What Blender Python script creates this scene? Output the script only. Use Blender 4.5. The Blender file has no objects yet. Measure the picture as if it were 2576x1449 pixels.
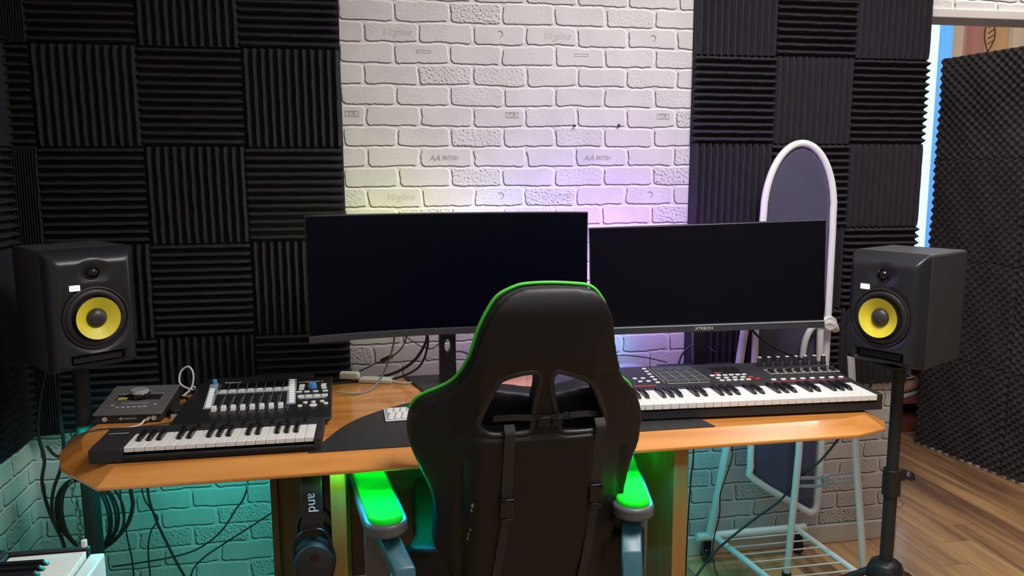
import bpy, bmesh, math, random
from mathutils import Vector, Matrix
random.seed(7)
PI = math.pi
sc = bpy.context.scene
COL = sc.collection

# ------------------------------------------------------------------ materials
def newmat(name):
    m = bpy.data.materials.new(name); m.use_nodes = True
    nt = m.node_tree
    b = nt.nodes.get('Principled BSDF')
    return m, nt, b
def N(nt, t, **kw):
    n = nt.nodes.new(t)
    for k, v in kw.items():
        if k == 'op': n.operation = v
        else: setattr(n, k, v)
    return n
def M(nt, op, a, b=None, c=None, clamp=False):
    n = nt.nodes.new('ShaderNodeMath'); n.operation = op; n.use_clamp = clamp
    for i, v in enumerate((a, b, c)):
        if v is None: continue
        if isinstance(v, (int, float)): n.inputs[i].default_value = v
        else: nt.links.new(v, n.inputs[i])
    return n.outputs[0]
def plain(name, col, rough=.5, metal=0, emit=None, es=0, coat=0, noise=0, nscale=40, bump=0, spec=.5, sheen=0):
    m, nt, b = newmat(name)
    b.inputs['Base Color'].default_value = (*col, 1)
    b.inputs['Roughness'].default_value = rough
    b.inputs['Metallic'].default_value = metal
    b.inputs['Coat Weight'].default_value = coat
    b.inputs['Coat Roughness'].default_value = .08
    b.inputs['Specular IOR Level'].default_value = spec
    b.inputs['Sheen Weight'].default_value = sheen
    if emit:
        b.inputs['Emission Color'].default_value = (*emit, 1); b.inputs['Emission Strength'].default_value = es
    if noise or bump:
        tc = N(nt, 'ShaderNodeTexCoord'); nz = N(nt, 'ShaderNodeTexNoise')
        nz.inputs['Scale'].default_value = nscale; nz.inputs['Detail'].default_value = 4
        nt.links.new(tc.outputs['Object'], nz.inputs['Vector'])
        if noise:
            mx = N(nt, 'ShaderNodeMix', data_type='RGBA')
            mx.inputs['A'].default_value = (*[c*(1-noise) for c in col], 1)
            mx.inputs['B'].default_value = (*[min(1, c*(1+noise)) for c in col], 1)
            nt.links.new(nz.outputs['Fac'], mx.inputs['Factor']); nt.links.new(mx.outputs['Result'], b.inputs['Base Color'])
        if bump:
            bp = N(nt, 'ShaderNodeBump'); bp.inputs['Strength'].default_value = bump; bp.inputs['Distance'].default_value = .002
            nt.links.new(nz.outputs['Fac'], bp.inputs['Height']); nt.links.new(bp.outputs['Normal'], b.inputs['Normal'])
    return m

RH, RW, Z0, X0 = .0661, .17667, 1.856, .9594
def brick_group():
    """height field of the printed brick wallpaper: in (u,v) metres -> height, rough noise"""
    g = bpy.data.node_groups.new('brick_height', 'ShaderNodeTree')
    g.interface.new_socket('Vector', in_out='INPUT', socket_type='NodeSocketVector')
    g.interface.new_socket('Height', in_out='OUTPUT', socket_type='NodeSocketFloat')
    g.interface.new_socket('Mask', in_out='OUTPUT', socket_type='NodeSocketFloat')
    gi = g.nodes.new('NodeGroupInput'); go = g.nodes.new('NodeGroupOutput')
    def noise(scale, detail=3, vec=None):
        n = N(g, 'ShaderNodeTexNoise'); n.inputs['Scale'].default_value = scale; n.inputs['Detail'].default_value = detail
        g.links.new(vec or gi.outputs[0], n.inputs['Vector']); return n
    sp = N(g, 'ShaderNodeSeparateXYZ'); g.links.new(gi.outputs[0], sp.inputs[0])
    nz = noise(28, 4); s2 = N(g, 'ShaderNodeSeparateColor'); g.links.new(nz.outputs['Color'], s2.inputs[0])
    nl = noise(7, 1); s3 = N(g, 'ShaderNodeSeparateColor'); g.links.new(nl.outputs['Color'], s3.inputs[0])
    x = M(g, 'ADD', sp.outputs[0], M(g, 'ADD', M(g, 'MULTIPLY', M(g, 'SUBTRACT', s2.outputs[0], .5), .013), M(g, 'MULTIPLY', M(g, 'SUBTRACT', s3.outputs[0], .5), .024)))
    z = M(g, 'ADD', sp.outputs[1], M(g, 'ADD', M(g, 'MULTIPLY', M(g, 'SUBTRACT', s2.outputs[1], .5), .012), M(g, 'MULTIPLY', M(g, 'SUBTRACT', s3.outputs[1], .5), .012)))
    vr = M(g, 'DIVIDE', z, RH); row = M(g, 'FLOOR', vr)
    par = M(g, 'ABSOLUTE', M(g, 'MODULO', row, 2.0))
    ur = M(g, 'ADD', M(g, 'DIVIDE', x, RW), M(g, 'MULTIPLY', par, .44))
    ci = M(g, 'FLOOR', ur)
    fu = M(g, 'SUBTRACT', ur, ci); fv = M(g, 'SUBTRACT', vr, row)
    # rounded-box distance
    dx = M(g, 'SUBTRACT', M(g, 'MULTIPLY', M(g, 'ABSOLUTE', M(g, 'SUBTRACT', fu, .5)), RW), RW/2-.0036-.013)
    dz = M(g, 'SUBTRACT', M(g, 'MULTIPLY', M(g, 'ABSOLUTE', M(g, 'SUBTRACT', fv, .5)), RH), RH/2-.0026-.013)
    qx = M(g, 'MAXIMUM', dx, 0.0); qz = M(g, 'MAXIMUM', dz, 0.0)
    d = M(g, 'SUBTRACT', M(g, 'SQRT', M(g, 'ADD', M(g, 'MULTIPLY', qx, qx), M(g, 'MULTIPLY', qz, qz))), .013)
    hb = N(g, 'ShaderNodeMapRange'); hb.interpolation_type = 'SMOOTHSTEP'
    g.links.new(d, hb.inputs['Value']); hb.inputs['From Min'].default_value = .0010; hb.inputs['From Max'].default_value = -.0026
    # per brick roughness
    cb = N(g, 'ShaderNodeCombineXYZ'); g.links.new(ci, cb.inputs[0]); g.links.new(row, cb.inputs[1])
    wn = N(g, 'ShaderNodeTexWhiteNoise'); wn.noise_dimensions = '3D'; g.links.new(cb.outputs[0], wn.inputs['Vector'])
    rough = M(g, 'ADD', M(g, 'MULTIPLY', M(g, 'POWER', wn.outputs['Value'], 5.0), 1.35), .26)
    fine = noise(120, 6)
    h = M(g, 'ADD', hb.outputs[0], M(g, 'MULTIPLY', M(g, 'MULTIPLY', M(g, 'SUBTRACT', fine.outputs['Fac'], .5), rough), M(g, 'ADD', M(g, 'MULTIPLY', hb.outputs[0], 1.6), .15)))
    g.links.new(h, go.inputs[0]); g.links.new(hb.outputs[0], go.inputs[1])
    return g
BG = brick_group()
def brick_mat(name, axis):
    m, nt, b = newmat(name)
    geo = N(nt, 'ShaderNodeNewGeometry'); sp = N(nt, 'ShaderNodeSeparateXYZ'); nt.links.new(geo.outputs['Position'], sp.inputs[0])
    u = M(nt, 'SUBTRACT', sp.outputs[0 if axis == 'x' else 1], X0 if axis == 'x' else .03)
    v = M(nt, 'SUBTRACT', sp.outputs[2], Z0)
    def grp(du, dv):
        c = N(nt, 'ShaderNodeCombineXYZ'); nt.links.new(M(nt, 'ADD', u, du), c.inputs[0]); nt.links.new(M(nt, 'ADD', v, dv), c.inputs[1])
        n = N(nt, 'ShaderNodeGroup'); n.node_tree = BG; nt.links.new(c.outputs[0], n.inputs[0]); return n
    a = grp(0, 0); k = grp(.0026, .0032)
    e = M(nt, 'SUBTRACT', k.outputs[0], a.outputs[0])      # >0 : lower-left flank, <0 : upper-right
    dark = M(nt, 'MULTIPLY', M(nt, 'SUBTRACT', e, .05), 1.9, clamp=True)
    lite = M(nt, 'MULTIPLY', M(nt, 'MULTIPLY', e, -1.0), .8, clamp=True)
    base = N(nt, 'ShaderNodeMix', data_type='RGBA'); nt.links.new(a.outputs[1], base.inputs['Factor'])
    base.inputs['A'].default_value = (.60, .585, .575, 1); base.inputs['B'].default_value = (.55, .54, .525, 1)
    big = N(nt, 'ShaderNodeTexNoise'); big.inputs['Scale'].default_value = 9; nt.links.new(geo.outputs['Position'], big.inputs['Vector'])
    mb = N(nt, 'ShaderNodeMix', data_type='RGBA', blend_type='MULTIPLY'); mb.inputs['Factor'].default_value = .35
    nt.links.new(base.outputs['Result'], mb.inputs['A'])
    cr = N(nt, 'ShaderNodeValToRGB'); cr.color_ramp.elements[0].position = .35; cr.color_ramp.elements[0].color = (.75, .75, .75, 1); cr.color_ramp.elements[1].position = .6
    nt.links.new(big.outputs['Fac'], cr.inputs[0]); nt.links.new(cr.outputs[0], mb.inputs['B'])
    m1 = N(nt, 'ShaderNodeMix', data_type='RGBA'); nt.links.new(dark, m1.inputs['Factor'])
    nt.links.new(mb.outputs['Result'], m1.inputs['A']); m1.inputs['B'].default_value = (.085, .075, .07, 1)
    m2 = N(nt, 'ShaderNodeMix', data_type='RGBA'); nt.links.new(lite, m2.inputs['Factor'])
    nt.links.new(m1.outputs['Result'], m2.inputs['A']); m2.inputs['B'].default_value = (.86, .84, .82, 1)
    # paper seams every 53 cm
    su = M(nt, 'ABSOLUTE', M(nt, 'SUBTRACT', M(nt, 'FRACT', M(nt, 'ADD', M(nt, 'DIVIDE', u, .53), 20.5)), .5))
    sm = M(nt, 'LESS_THAN', su, .0016)
    m3 = N(nt, 'ShaderNodeMix', data_type='RGBA'); nt.links.new(M(nt, 'MULTIPLY', sm, .22), m3.inputs['Factor'])
    nt.links.new(m2.outputs['Result'], m3.inputs['A']); m3.inputs['B'].default_value = (.3, .28, .27, 1)
    nt.links.new(m3.outputs['Result'], b.inputs['Base Color'])
    b.inputs['Roughness'].default_value = .75; b.inputs['Specular IOR Level'].default_value = .25
    bp = N(nt, 'ShaderNodeBump'); bp.inputs['Strength'].default_value = .35; bp.inputs['Distance'].default_value = .002
    nt.links.new(a.outputs[0], bp.inputs['Height']); nt.links.new(bp.outputs['Normal'], b.inputs['Normal'])
    return m
def wood_mat(name, c1, c2, c3, axis, scale=1, rough=.35, coat=.3, planks=None):
    """wood grain stretched along an axis; optional plank layout (width, length) along y"""
    m, nt, b = newmat(name)
    geo = N(nt, 'ShaderNodeNewGeometry') if planks else N(nt, 'ShaderNodeTexCoord')
    src = geo.outputs['Position'] if planks else geo.outputs['Object']
    mp = N(nt, 'ShaderNodeMapping'); s = [22*scale]*3; s['xyz'.index(axis)] = 1.6*scale; mp.inputs['Scale'].default_value = s
    vec = src
    if planks:
        w, l = planks
        sp = N(nt, 'ShaderNodeSeparateXYZ'); nt.links.new(src, sp.inputs[0])
        ix = M(nt, 'FLOOR', M(nt, 'DIVIDE', sp.outputs[0], w))
        wn = N(nt, 'ShaderNodeTexWhiteNoise'); wn.noise_dimensions = '1D'; nt.links.new(ix, wn.inputs['W'])
        yy = M(nt, 'ADD', M(nt, 'DIVIDE', sp.outputs[1], l), M(nt, 'MULTIPLY', wn.outputs['Value'], 5.0))
        iy = M(nt, 'FLOOR', yy)
        cb = N(nt, 'ShaderNodeCombineXYZ'); nt.links.new(ix, cb.inputs[0]); nt.links.new(iy, cb.inputs[1])
        w2 = N(nt, 'ShaderNodeTexWhiteNoise'); w2.noise_dimensions = '3D'; nt.links.new(cb.outputs[0], w2.inputs['Vector'])
        add = N(nt, 'ShaderNodeVectorMath', operation='MULTIPLY_ADD'); nt.links.new(w2.outputs['Color'], add.inputs[0]); add.inputs[1].default_value = (7, 7, 7)
        nt.links.new(src, add.inputs[2]); vec = add.outputs[0]
        fx = M(nt, 'FRACT', M(nt, 'DIVIDE', sp.outputs[0], w)); fy = M(nt, 'FRACT', yy)
        seam = M(nt, 'MAXIMUM', M(nt, 'LESS_THAN', fx, .012), M(nt, 'LESS_THAN', fy, .0022))
    nt.links.new(vec, mp.inputs['Vector'])
    n1 = N(nt, 'ShaderNodeTexNoise'); n1.inputs['Scale'].default_value = 1; n1.inputs['Detail'].default_value = 8; n1.inputs['Distortion'].default_value = .6
    nt.links.new(mp.outputs[0], n1.inputs['Vector'])
    cr = N(nt, 'ShaderNodeValToRGB'); e = cr.color_ramp.elements
    e[0].position = .3; e[0].color = (*c1, 1); e[1].position = .72; e[1].color = (*c3, 1); x = e.new(.5); x.color = (*c2, 1)
    if planks:
        f = M(nt, 'ADD', M(nt, 'MULTIPLY', n1.outputs['Fac'], .75), M(nt, 'MULTIPLY', w2.outputs['Value'], .28))
        nt.links.new(f, cr.inputs[0])
        mx = N(nt, 'ShaderNodeMix', data_type='RGBA'); nt.links.new(M(nt, 'MULTIPLY', seam, .65), mx.inputs['Factor'])
        nt.links.new(cr.outputs[0], mx.inputs['A']); mx.inputs['B'].default_value = (.05, .03, .02, 1)
        nt.links.new(mx.outputs['Result'], b.inputs['Base Color'])
    else:
        nt.links.new(n1.outputs['Fac'], cr.inputs[0]); nt.links.new(cr.outputs[0], b.inputs['Base Color'])
    b.inputs['Roughness'].default_value = rough; b.inputs['Coat Weight'].default_value = coat; b.inputs['Coat Roughness'].default_value = .06
    return m

MT = {}
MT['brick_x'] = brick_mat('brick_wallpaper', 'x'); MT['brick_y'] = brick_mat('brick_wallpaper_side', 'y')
MT['floor'] = wood_mat('laminate', (.17, .085, .05), (.42, .225, .105), (.62, .38, .17), 'y', .7, .40, .15, planks=(.13, 1.1))
MT['desk'] = wood_mat('desk_veneer', (.47, .175, .034), (.60, .245, .052), (.70, .32, .085), 'x', .9, .30, .9)
MT['deskdark'] = wood_mat('dark_wood', (.045, .014, .008), (.08, .026, .014), (.12, .045, .022), 'x', .7, .45, .2)
MT['deskleg'] = wood_mat('leg_veneer', (.30, .15, .035), (.38, .19, .045), (.46, .24, .06), 'z', .9, .42, .2)
MT['deskol'] = wood_mat('olive_lit_veneer', (.06, .045, .012), (.09, .065, .018), (.12, .09, .03), 'z', .9, .42, .2)  # dark olive carries green light and shade painted into the veneer
MT['ceil'] = plain('ceiling_paint', (.75, .74, .72), .9)
MT['paint'] = plain('wall_paint', (.55, .52, .5), .9)
MT['basew'] = wood_mat('baseboard_wood', (.50, .48, .44), (.62, .60, .56), (.70, .68, .64), 'x', .5, .5, .1)
MT['foam'] = plain('acoustic_foam', (.026, .026, .029), .95, noise=.35, nscale=60, bump=.5, spec=.15)
MT['foamp'] = plain('acoustic_foam_warm', (.033, .030, .037), .95, noise=.3, nscale=60, bump=.5, spec=.15)
MT['egg'] = plain('eggcrate_foam', (.056, .049, .049), .95, noise=.35, nscale=30, bump=.4, spec=.15)
MT['black'] = plain('black_plastic', (.012, .012, .014), .42, bump=.05, nscale=400)
MT['blackg'] = plain('gloss_black', (.006, .006, .009), .16)
MT['blackm'] = plain('matte_black', (.016, .016, .018), .6, noise=.2, nscale=90)
MT['screen1'] = plain('screen_navy', (.0008, .0012, .005), .3, spec=.12)
MT['screen2'] = plain('screen_black', (.003, .003, .006), .3, spec=.12)
MT['bezel'] = plain('bezel_grey', (.035, .035, .04), .4)
MT['cab'] = plain('speaker_vinyl', (.042, .042, .044), .5, noise=.1, nscale=200, bump=.15)
MT['baffle'] = plain('speaker_baffle', (.013, .014, .018), .36)
MT['cone'] = plain('yellow_cone', (.72, .62, .035), .45, noise=.06, nscale=90)
MT['rubber'] = plain('rubber', (.012, .012, .012), .5)
MT['dust'] = plain('dust_cap', (.03, .03, .028), .4, noise=.3, nscale=90)
MT['badge'] = plain('lit_badge', (.8, .8, .75), .5, emit=(1, .93, .85), es=1.6)
MT['litw'] = plain('lit_button_white', (.7, .7, .7), .5, emit=(.9, .95, 1), es=.25)
MT['white'] = plain('white_plastic', (.72, .72, .70), .35)
MT['keyw'] = plain('ivory_key', (.80, .80, .77), .28)
MT['keyb'] = plain('ebony_key', (.010, .010, .012), .22)
MT['whitem'] = plain('white_enamel', (.75, .75, .74), .35)
MT['greyp'] = plain('grey_plastic', (.30, .34, .38), .45)
MT['interf'] = plain('anodised_grey', (.13, .13, .135), .5, metal=.2)
MT['alu'] = plain('brushed_aluminium', (.62, .61, .60), .38, metal=.55)
MT['glassd'] = plain('display_glass', (.02, .02, .02), .08)
MT['glow'] = plain('display_amber', (.25, .18, .03), .3, emit=(.6, .42, .08), es=.25)
MT['blue'] = plain('blue_knob', (.07, .22, .50), .35)
MT['red'] = plain('red_pad', (.35, .02, .02), .4, emit=(1, .05, .04), es=.15)
MT['padm'] = plain('drum_pad', (.045, .055, .055), .55)
MT['line'] = plain('panel_line', (.42, .42, .38), .5)
MT['leather'] = plain('black_leatherette', (.0078, .0078, .0082), .47, noise=.12, nscale=14, bump=.12, spec=.32)
MT['leather2'] = plain('navy_leatherette', (.006, .007, .014), .5)
MT['wear'] = plain('scuffed_lining', (.35, .34, .32), .8)
MT['strap'] = plain('nylon_strap', (.022, .022, .025), .75, bump=.3, nscale=300)
MT['piping'] = plain('green_piping', (.09, .62, .06), .5)
MT['armpad'] = plain('green_armpad', (.012, .72, .004), .85, emit=(.0, .9, .08), es=.16, spec=.08)  # green is the pad's own colour; the glow is added for brightness
MT['armpl'] = plain('arm_plastic', (.09, .10, .11), .4)
MT['armbr'] = plain('cyan_lit_plastic', (.035, .13, .17), .35)  # cyan light painted into the arm bracket colour as a blue-grey tint
MT['fabric'] = plain('ironing_cover', (.055, .05, .10), .9, noise=.15, nscale=25, sheen=.3)
MT['mat'] = plain('desk_mat', (.020, .021, .023), .55, bump=.2, nscale=500)
MT['cable'] = plain('black_cable', (.010, .010, .011), .45)
MT['cablew'] = plain('white_cable', (.62, .60, .56), .45)
MT['cableg'] = plain('grey_cable', (.20, .19, .18), .45)
MT['chain'] = plain('steel_chain', (.35, .36, .36), .35, metal=.9)
MT['cd'] = plain('disc', (.55, .50, .62), .18, metal=.6)
MT['ink'] = plain('stamp_print', (.27, .25, .24), .9)
MT['ink2'] = plain('faint_print', (.43, .41, .40), .9)
MT['inkw'] = plain('white_print', (.75, .75, .74), .6)
MT['hole'] = plain('dark_recess', (.003, .003, .003), .8)
MT['screw'] = plain('dark_screw', (.05, .02, .015), .4, metal=.6)
MT['blond'] = plain('frosted_window', (.5, .7, .9), .4, emit=(.45, .76, 1.0), es=1.7)
MT['blue2'] = plain('blue_film', (.08, .25, .6), .5, emit=(.12, .38, .95), es=1.0, noise=.5, nscale=120)  # film glows by itself, imitating light from behind
MT['redwood'] = wood_mat('red_wood', (.10, .025, .018), (.16, .045, .03), (.22, .07, .045), 'x', 1, .5, .1)
MT['denim'] = plain('blue_cloth', (.07, .13, .30), .9, noise=.3, nscale=40)
MT['shoe'] = plain('pink_shoe', (.45, .25, .2), .7, noise=.3, nscale=30)
MT['box'] = plain('brown_box', (.2, .12, .08), .8)

# ------------------------------------------------------------------ mesh helpers
class MB:
    def __init__(s): s.v = []; s.f = []
    def add(s, v, f):
        n = len(s.v); s.v += [tuple(p) for p in v]; s.f += [tuple(i+n for i in q) for q in f]; return s
    def box(s, x0, x1, y0, y1, z0, z1):
        v = [(x, y, z) for z in (z0, z1) for y in (y0, y1) for x in (x0, x1)]
        return s.add(v, [(0, 2, 3, 1), (4, 5, 7, 6), (0, 1, 5, 4), (2, 6, 7, 3), (0, 4, 6, 2), (1, 3, 7, 5)])
    def hexa(s, b, t):      # bottom quad (4 pts ccw from above) and top quad
        return s.add(list(b)+list(t), [(3, 2, 1, 0), (4, 5, 6, 7), (0, 1, 5, 4), (1, 2, 6, 5), (2, 3, 7, 6), (3, 0, 4, 7)])
    def prism(s, poly, z0, z1, fn=None):   # poly (x,y) extruded in z, fn maps (x,y,z)->point
        n = len(poly); v = [(x, y, z0) for x, y in poly]+[(x, y, z1) for x, y in poly]
        if fn: v = [fn(*p) for p in v]
        return s.add(v, [tuple(range(n))[::-1], tuple(range(n, 2*n))]+[(i, (i+1) % n, n+(i+1) % n, n+i) for i in range(n)])
    def frust(s, p0, p1, r0, r1, n=20, cap=True):
        p0 = Vector(p0); p1 = Vector(p1); d = (p1-p0).normalized()
        a = d.orthogonal().normalized(); b = d.cross(a)
        v = [p+(a*math.cos(2*PI*i/n)+b*math.sin(2*PI*i/n))*r for p, r in ((p0, r0), (p1, r1)) for i in range(n)]
        f = [(i, (i+1) % n, n+(i+1) % n, n+i) for i in range(n)]
        if cap: f += [tuple(range(n))[::-1], tuple(range(n, 2*n))]
        return s.add(v, f)
    def cyl(s, p0, p1, r, n=20): return s.frust(p0, p1, r, r, n)
    def lathe(s, prof, org=(0, 0, 0), axis=(0, 0, 1), n=32, sx=1, sy=1):   # prof [(r,h)]
        o = Vector(org); d = Vector(axis).normalized(); a = d.orthogonal().normalized()
        if abs(d.y) > .9: a = Vector((1, 0, 0))
        b = d.cross(a); v = []
        for r, h in prof:
            for i in range(n):
                v.append(o+d*h+(a*math.cos(2*PI*i/n)*sx+b*math.sin(2*PI*i/n)*sy)*r)
        f = []
        for k in range(len(prof)-1):
            for i in range(n): f.append((k*n+i, k*n+(i+1) % n, (k+1)*n+(i+1) % n, (k+1)*n+i))
        f.append(tuple(range(n))[::-1]); m = (len(prof)-1)*n; f.append(tuple(range(m, m+n)))
        return s.add(v, f)
    def tube(s, pts, r, n=8, closed=False, sm=6):
        P = smooth(pts, sm, closed) if sm > 1 else [Vector(p) for p in pts]
        m = len(P); v = []; nv = None
        for i, p in enumerate(P):
            if closed: t = (P[(i+1) % m]-P[i-1]).normalized()
            else: t = (P[min(i+1, m-1)]-P[max(i-1, 0)]).normalized()
            nv = t.orthogonal().normalized() if nv is None else (nv-t*nv.dot(t)).normalized()
            b = t.cross(nv)
            rr = r(i/(m-1)) if callable(r) else r
            v += [p+(nv*math.cos(2*PI*k/n)+b*math.sin(2*PI*k/n))*rr for k in range(n)]
        f = [(i*n+k, i*n+(k+1) % n, ((i+1) % m)*n+(k+1) % n, ((i+1) % m)*n+k) for i in range(m if closed else m-1) for k in range(n)]
        if not closed: f += [tuple(range(n))[::-1], tuple(range((m-1)*n, m*n))]
        return s.add(v, f)
    def strip(s, pts, w, wid=(1, 0, 0), th=.002, sm=4):   # flat strap along pts, width along wid
        P = smooth(pts, sm) if sm > 1 else [Vector(p) for p in pts]; W = Vector(wid).normalized(); v = []
        for i, p in enumerate(P):
            t = (P[min(i+1, len(P)-1)]-P[max(i-1, 0)]).normalized(); nn = t.cross(W).normalized()
            v += [p-W*w/2-nn*th/2, p+W*w/2-nn*th/2, p+W*w/2+nn*th/2, p-W*w/2+nn*th/2]
        f = [(i*4+k, i*4+(k+1) % 4, (i+1)*4+(k+1) % 4, (i+1)*4+k) for i in range(len(P)-1) for k in range(4)]
        f += [(3, 2, 1, 0), tuple(range(len(P)*4-4, len(P)*4))]
        return s.add(v, f)
def smooth(pts, k=6, closed=False):
    P = [Vector(p) for p in pts]; n = len(P); out = []
    if n < 3: return P
    rng = range(n) if closed else range(n-1)
    for i in rng:
        p0 = P[(i-1) % n] if (closed or i > 0) else P[0]*2-P[1]
        p1 = P[i]; p2 = P[(i+1) % n]; p3 = P[(i+2) % n] if (closed or i+2 < n) else P[-1]*2-P[-2]
        for j in range(k):
            t = j/k
            out.append(.5*((2*p1)+(p2-p0)*t+(2*p0-5*p1+4*p2-p3)*t*t+(3*p1-p0-3*p2+p3)*t**3))
    if not closed: out.append(P[-1])
    return out
def fixn(me):
    bm = bmesh.new(); bm.from_mesh(me); bmesh.ops.recalc_face_normals(bm, faces=bm.faces[:]); bm.to_mesh(me); bm.free()
def obj(name, mb, mat, parent=None, bevel=0, sm=False, loc=None, seg=2):
    me = bpy.data.meshes.new(name); me.from_pydata([tuple(p) for p in mb.v], [], mb.f); me.update(); fixn(me)
    if sm:
        me.polygons.foreach_set('use_smooth', [True]*len(me.polygons))
        try: me.set_sharp_from_angle(angle=math.radians(sm if sm is not True else 40))
        except Exception: pass
    o = bpy.data.objects.new(name, me); COL.objects.link(o)
    me.materials.append(MT[mat] if isinstance(mat, str) else mat)
    if parent: o.parent = parent
    if loc: o.location = loc
    if bevel:
        b = o.modifiers.new('bevel', 'BEVEL'); b.width = bevel; b.segments = seg; b.limit_method = 'ANGLE'; b.angle_limit = math.radians(35 if name != 'desktop' else 18)
        if not sm:
            me.polygons.foreach_set('use_smooth', [True]*len(me.polygons))
            try: me.set_sharp_from_angle(angle=math.radians(75))
            except Exception: pass
            b.harden_normals = False
    return o
def tag(o, label=None, cat=None, group=None, kind=None):
    if label: o['label'] = label
    if cat: o['category'] = cat
    if group: o['group'] = group
    if kind: o['kind'] = kind
    return o
def thing(name, label, cat, loc=(0, 0, 0), rz=0, group=None, rx=0, ry=0, scale=1):
    o = bpy.data.objects.new(name, None); COL.objects.link(o); o.empty_display_size = .05
    o.location = loc; o.rotation_euler = (rx, ry, rz); o.scale = (scale,)*3
    return tag(o, label, cat, group)
def copyo(o, loc=None, parent=None):
    c = o.copy(); COL.objects.link(c)
    if parent is not None: c.parent = parent
    if loc is not None: c.location = loc
    return c
def text(name, s, size, mat, parent, loc, rot=(0, 0, 0), ext=.0004, shear=0, align='CENTER', sx=1):
    cu = bpy.data.curves.new(name+'_c', 'FONT'); cu.body = s; cu.size = size; cu.extrude = ext; cu.shear = shear
    cu.align_x = align; cu.align_y = 'CENTER'; cu.resolution_u = 3
    t = bpy.data.objects.new(name+'_t', cu); COL.objects.link(t)
    bpy.context.view_layer.update()
    me = bpy.data.meshes.new_from_object(t.evaluated_get(bpy.context.evaluated_depsgraph_get()))
    bpy.data.objects.remove(t); bpy.data.curves.remove(cu)
    o = bpy.data.objects.new(name, me); COL.objects.link(o); me.materials.clear(); me.materials.append(MT[mat])
    if parent: o.parent = parent
    o.location = loc; o.rotation_euler = rot; o.scale = (sx, 1, 1)
    return o
def struct(name, mb, mat, **k): return tag(obj(name, mb, mat, **k), kind='structure')

# ------------------------------------------------------------------ room shell
XL, XR, HH = -.12, 2.985, 2.65
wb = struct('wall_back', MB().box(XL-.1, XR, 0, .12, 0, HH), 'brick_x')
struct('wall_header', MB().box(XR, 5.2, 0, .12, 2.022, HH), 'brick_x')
struct('trim_1', MB().box(XR, 5.2, -.012, .13, 1.99, 2.022), 'paint', bevel=.003)
struct('wall_left', MB().box(XL-.1, XL, -4.2, 0, 0, HH), 'brick_y')
struct('wall_right', MB().box(5.2, 5.3, -4.2, 2.6, 0, HH), 'paint')
struct('wall_front', MB().box(XL-.1, 5.3, -4.3, -4.2, 0, HH), 'paint')
struct('wall_far', MB().box(XR-.4, 5.3, 2.4, 2.5, 0, HH), 'paint')
struct('wall_passage', MB().box(XR-.4, XR-.3, .12, 2.4, 0, HH), 'paint')
struct('floor', MB().box(XL-.1, 5.3, -4.3, 2.5, -.05, 0), 'floor')
struct('ceiling', MB().box(XL-.1, 5.3, -4.3, 2.5, HH, HH+.05), 'ceil')
struct('baseboard_back', MB().box(XL, XR, -.016, 0, 0, .075), 'basew', bevel=.004)
struct('baseboard_left', MB().box(XL, XL+.016, -4.2, -.016, 0, .075), 'basew', bevel=.004)

# printed stamps on the wallpaper bricks
def stamp(mbf, nm='printed_mark', mat='ink'): return obj(nm, mbf, mat, wb)
for dx in (0, .53):
    for dz in (0, -.529):
        text('printed_lettering', 'Virginia', .032, 'ink2', wb, (1.062+dx, -.0006, 1.888+dz), (PI/2, 0, 0), .0002, .55)
        r = MB()
        c0 = Vector((1.401+dx, -.001, 1.890+dz))
        if not (dx == 0 and dz != 0 and False):
            r.tube([c0+Vector((math.cos(a)*.010, 0, math.sin(a)*.010)) for a in [k*PI/8 for k in range(-4, 8)]], lambda t: .0004+.0011*math.sin(PI*t), 5, sm=2)
            stamp(r)
def rect_mark(cx, cz, w, h, t=.0009):
    m = MB()
    m.box(cx-w/2, cx+w/2, -.0012, 0, cz+h/2-t, cz+h/2); m.box(cx-w/2, cx+w/2, -.0012, 0, cz-h/2, cz-h/2+t)
    m.box(cx-w/2, cx-w/2+t, -.0012, 0, cz-h/2, cz+h/2); m.box(cx+w/2-t, cx+w/2, -.0012, 0, cz-h/2, cz+h/2); return stamp(m)
for cx in (1.15, 1.68): rect_mark(cx, 1.829, .046, .009)
for cx in (.916, 1.442, 1.974):
    rect_mark(cx, 1.629, .043, .018, .0013); text('printed_lettering', 'CR', .017, 'ink', wb, (cx, -.0006, 1.629), (PI/2, 0, 0), .0002, sx=1.3)
for cx in (1.226, 1.755):
    text('printed_lettering', 'BRITISH', .021, 'ink', wb, (cx+.006, -.0006, 1.487), (PI/2, 0, 0), .0002, sx=.72)
    text('printed_lettering', 'AA', .028, 'ink', wb, (cx-.045, -.0006, 1.487), (PI/2, 0, 0), .0002, .2)
for x, z in ((1.655, 1.597), (1.812, 1.600)):
    s = MB().cyl((x, 0, z), (x, -.012, z-.002), .0022, 10).cyl((x, -.010, z-.002), (x, -.013, z-.002), .0042, 12)
    tag(obj('wall_screw', s, 'screw'), 'small dark screw in the white brick wall, ' + ('the left one of the pair' if x < 1.7 else 'the right one of the pair'), 'screw', 'screws left in the brick wall')

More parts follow.
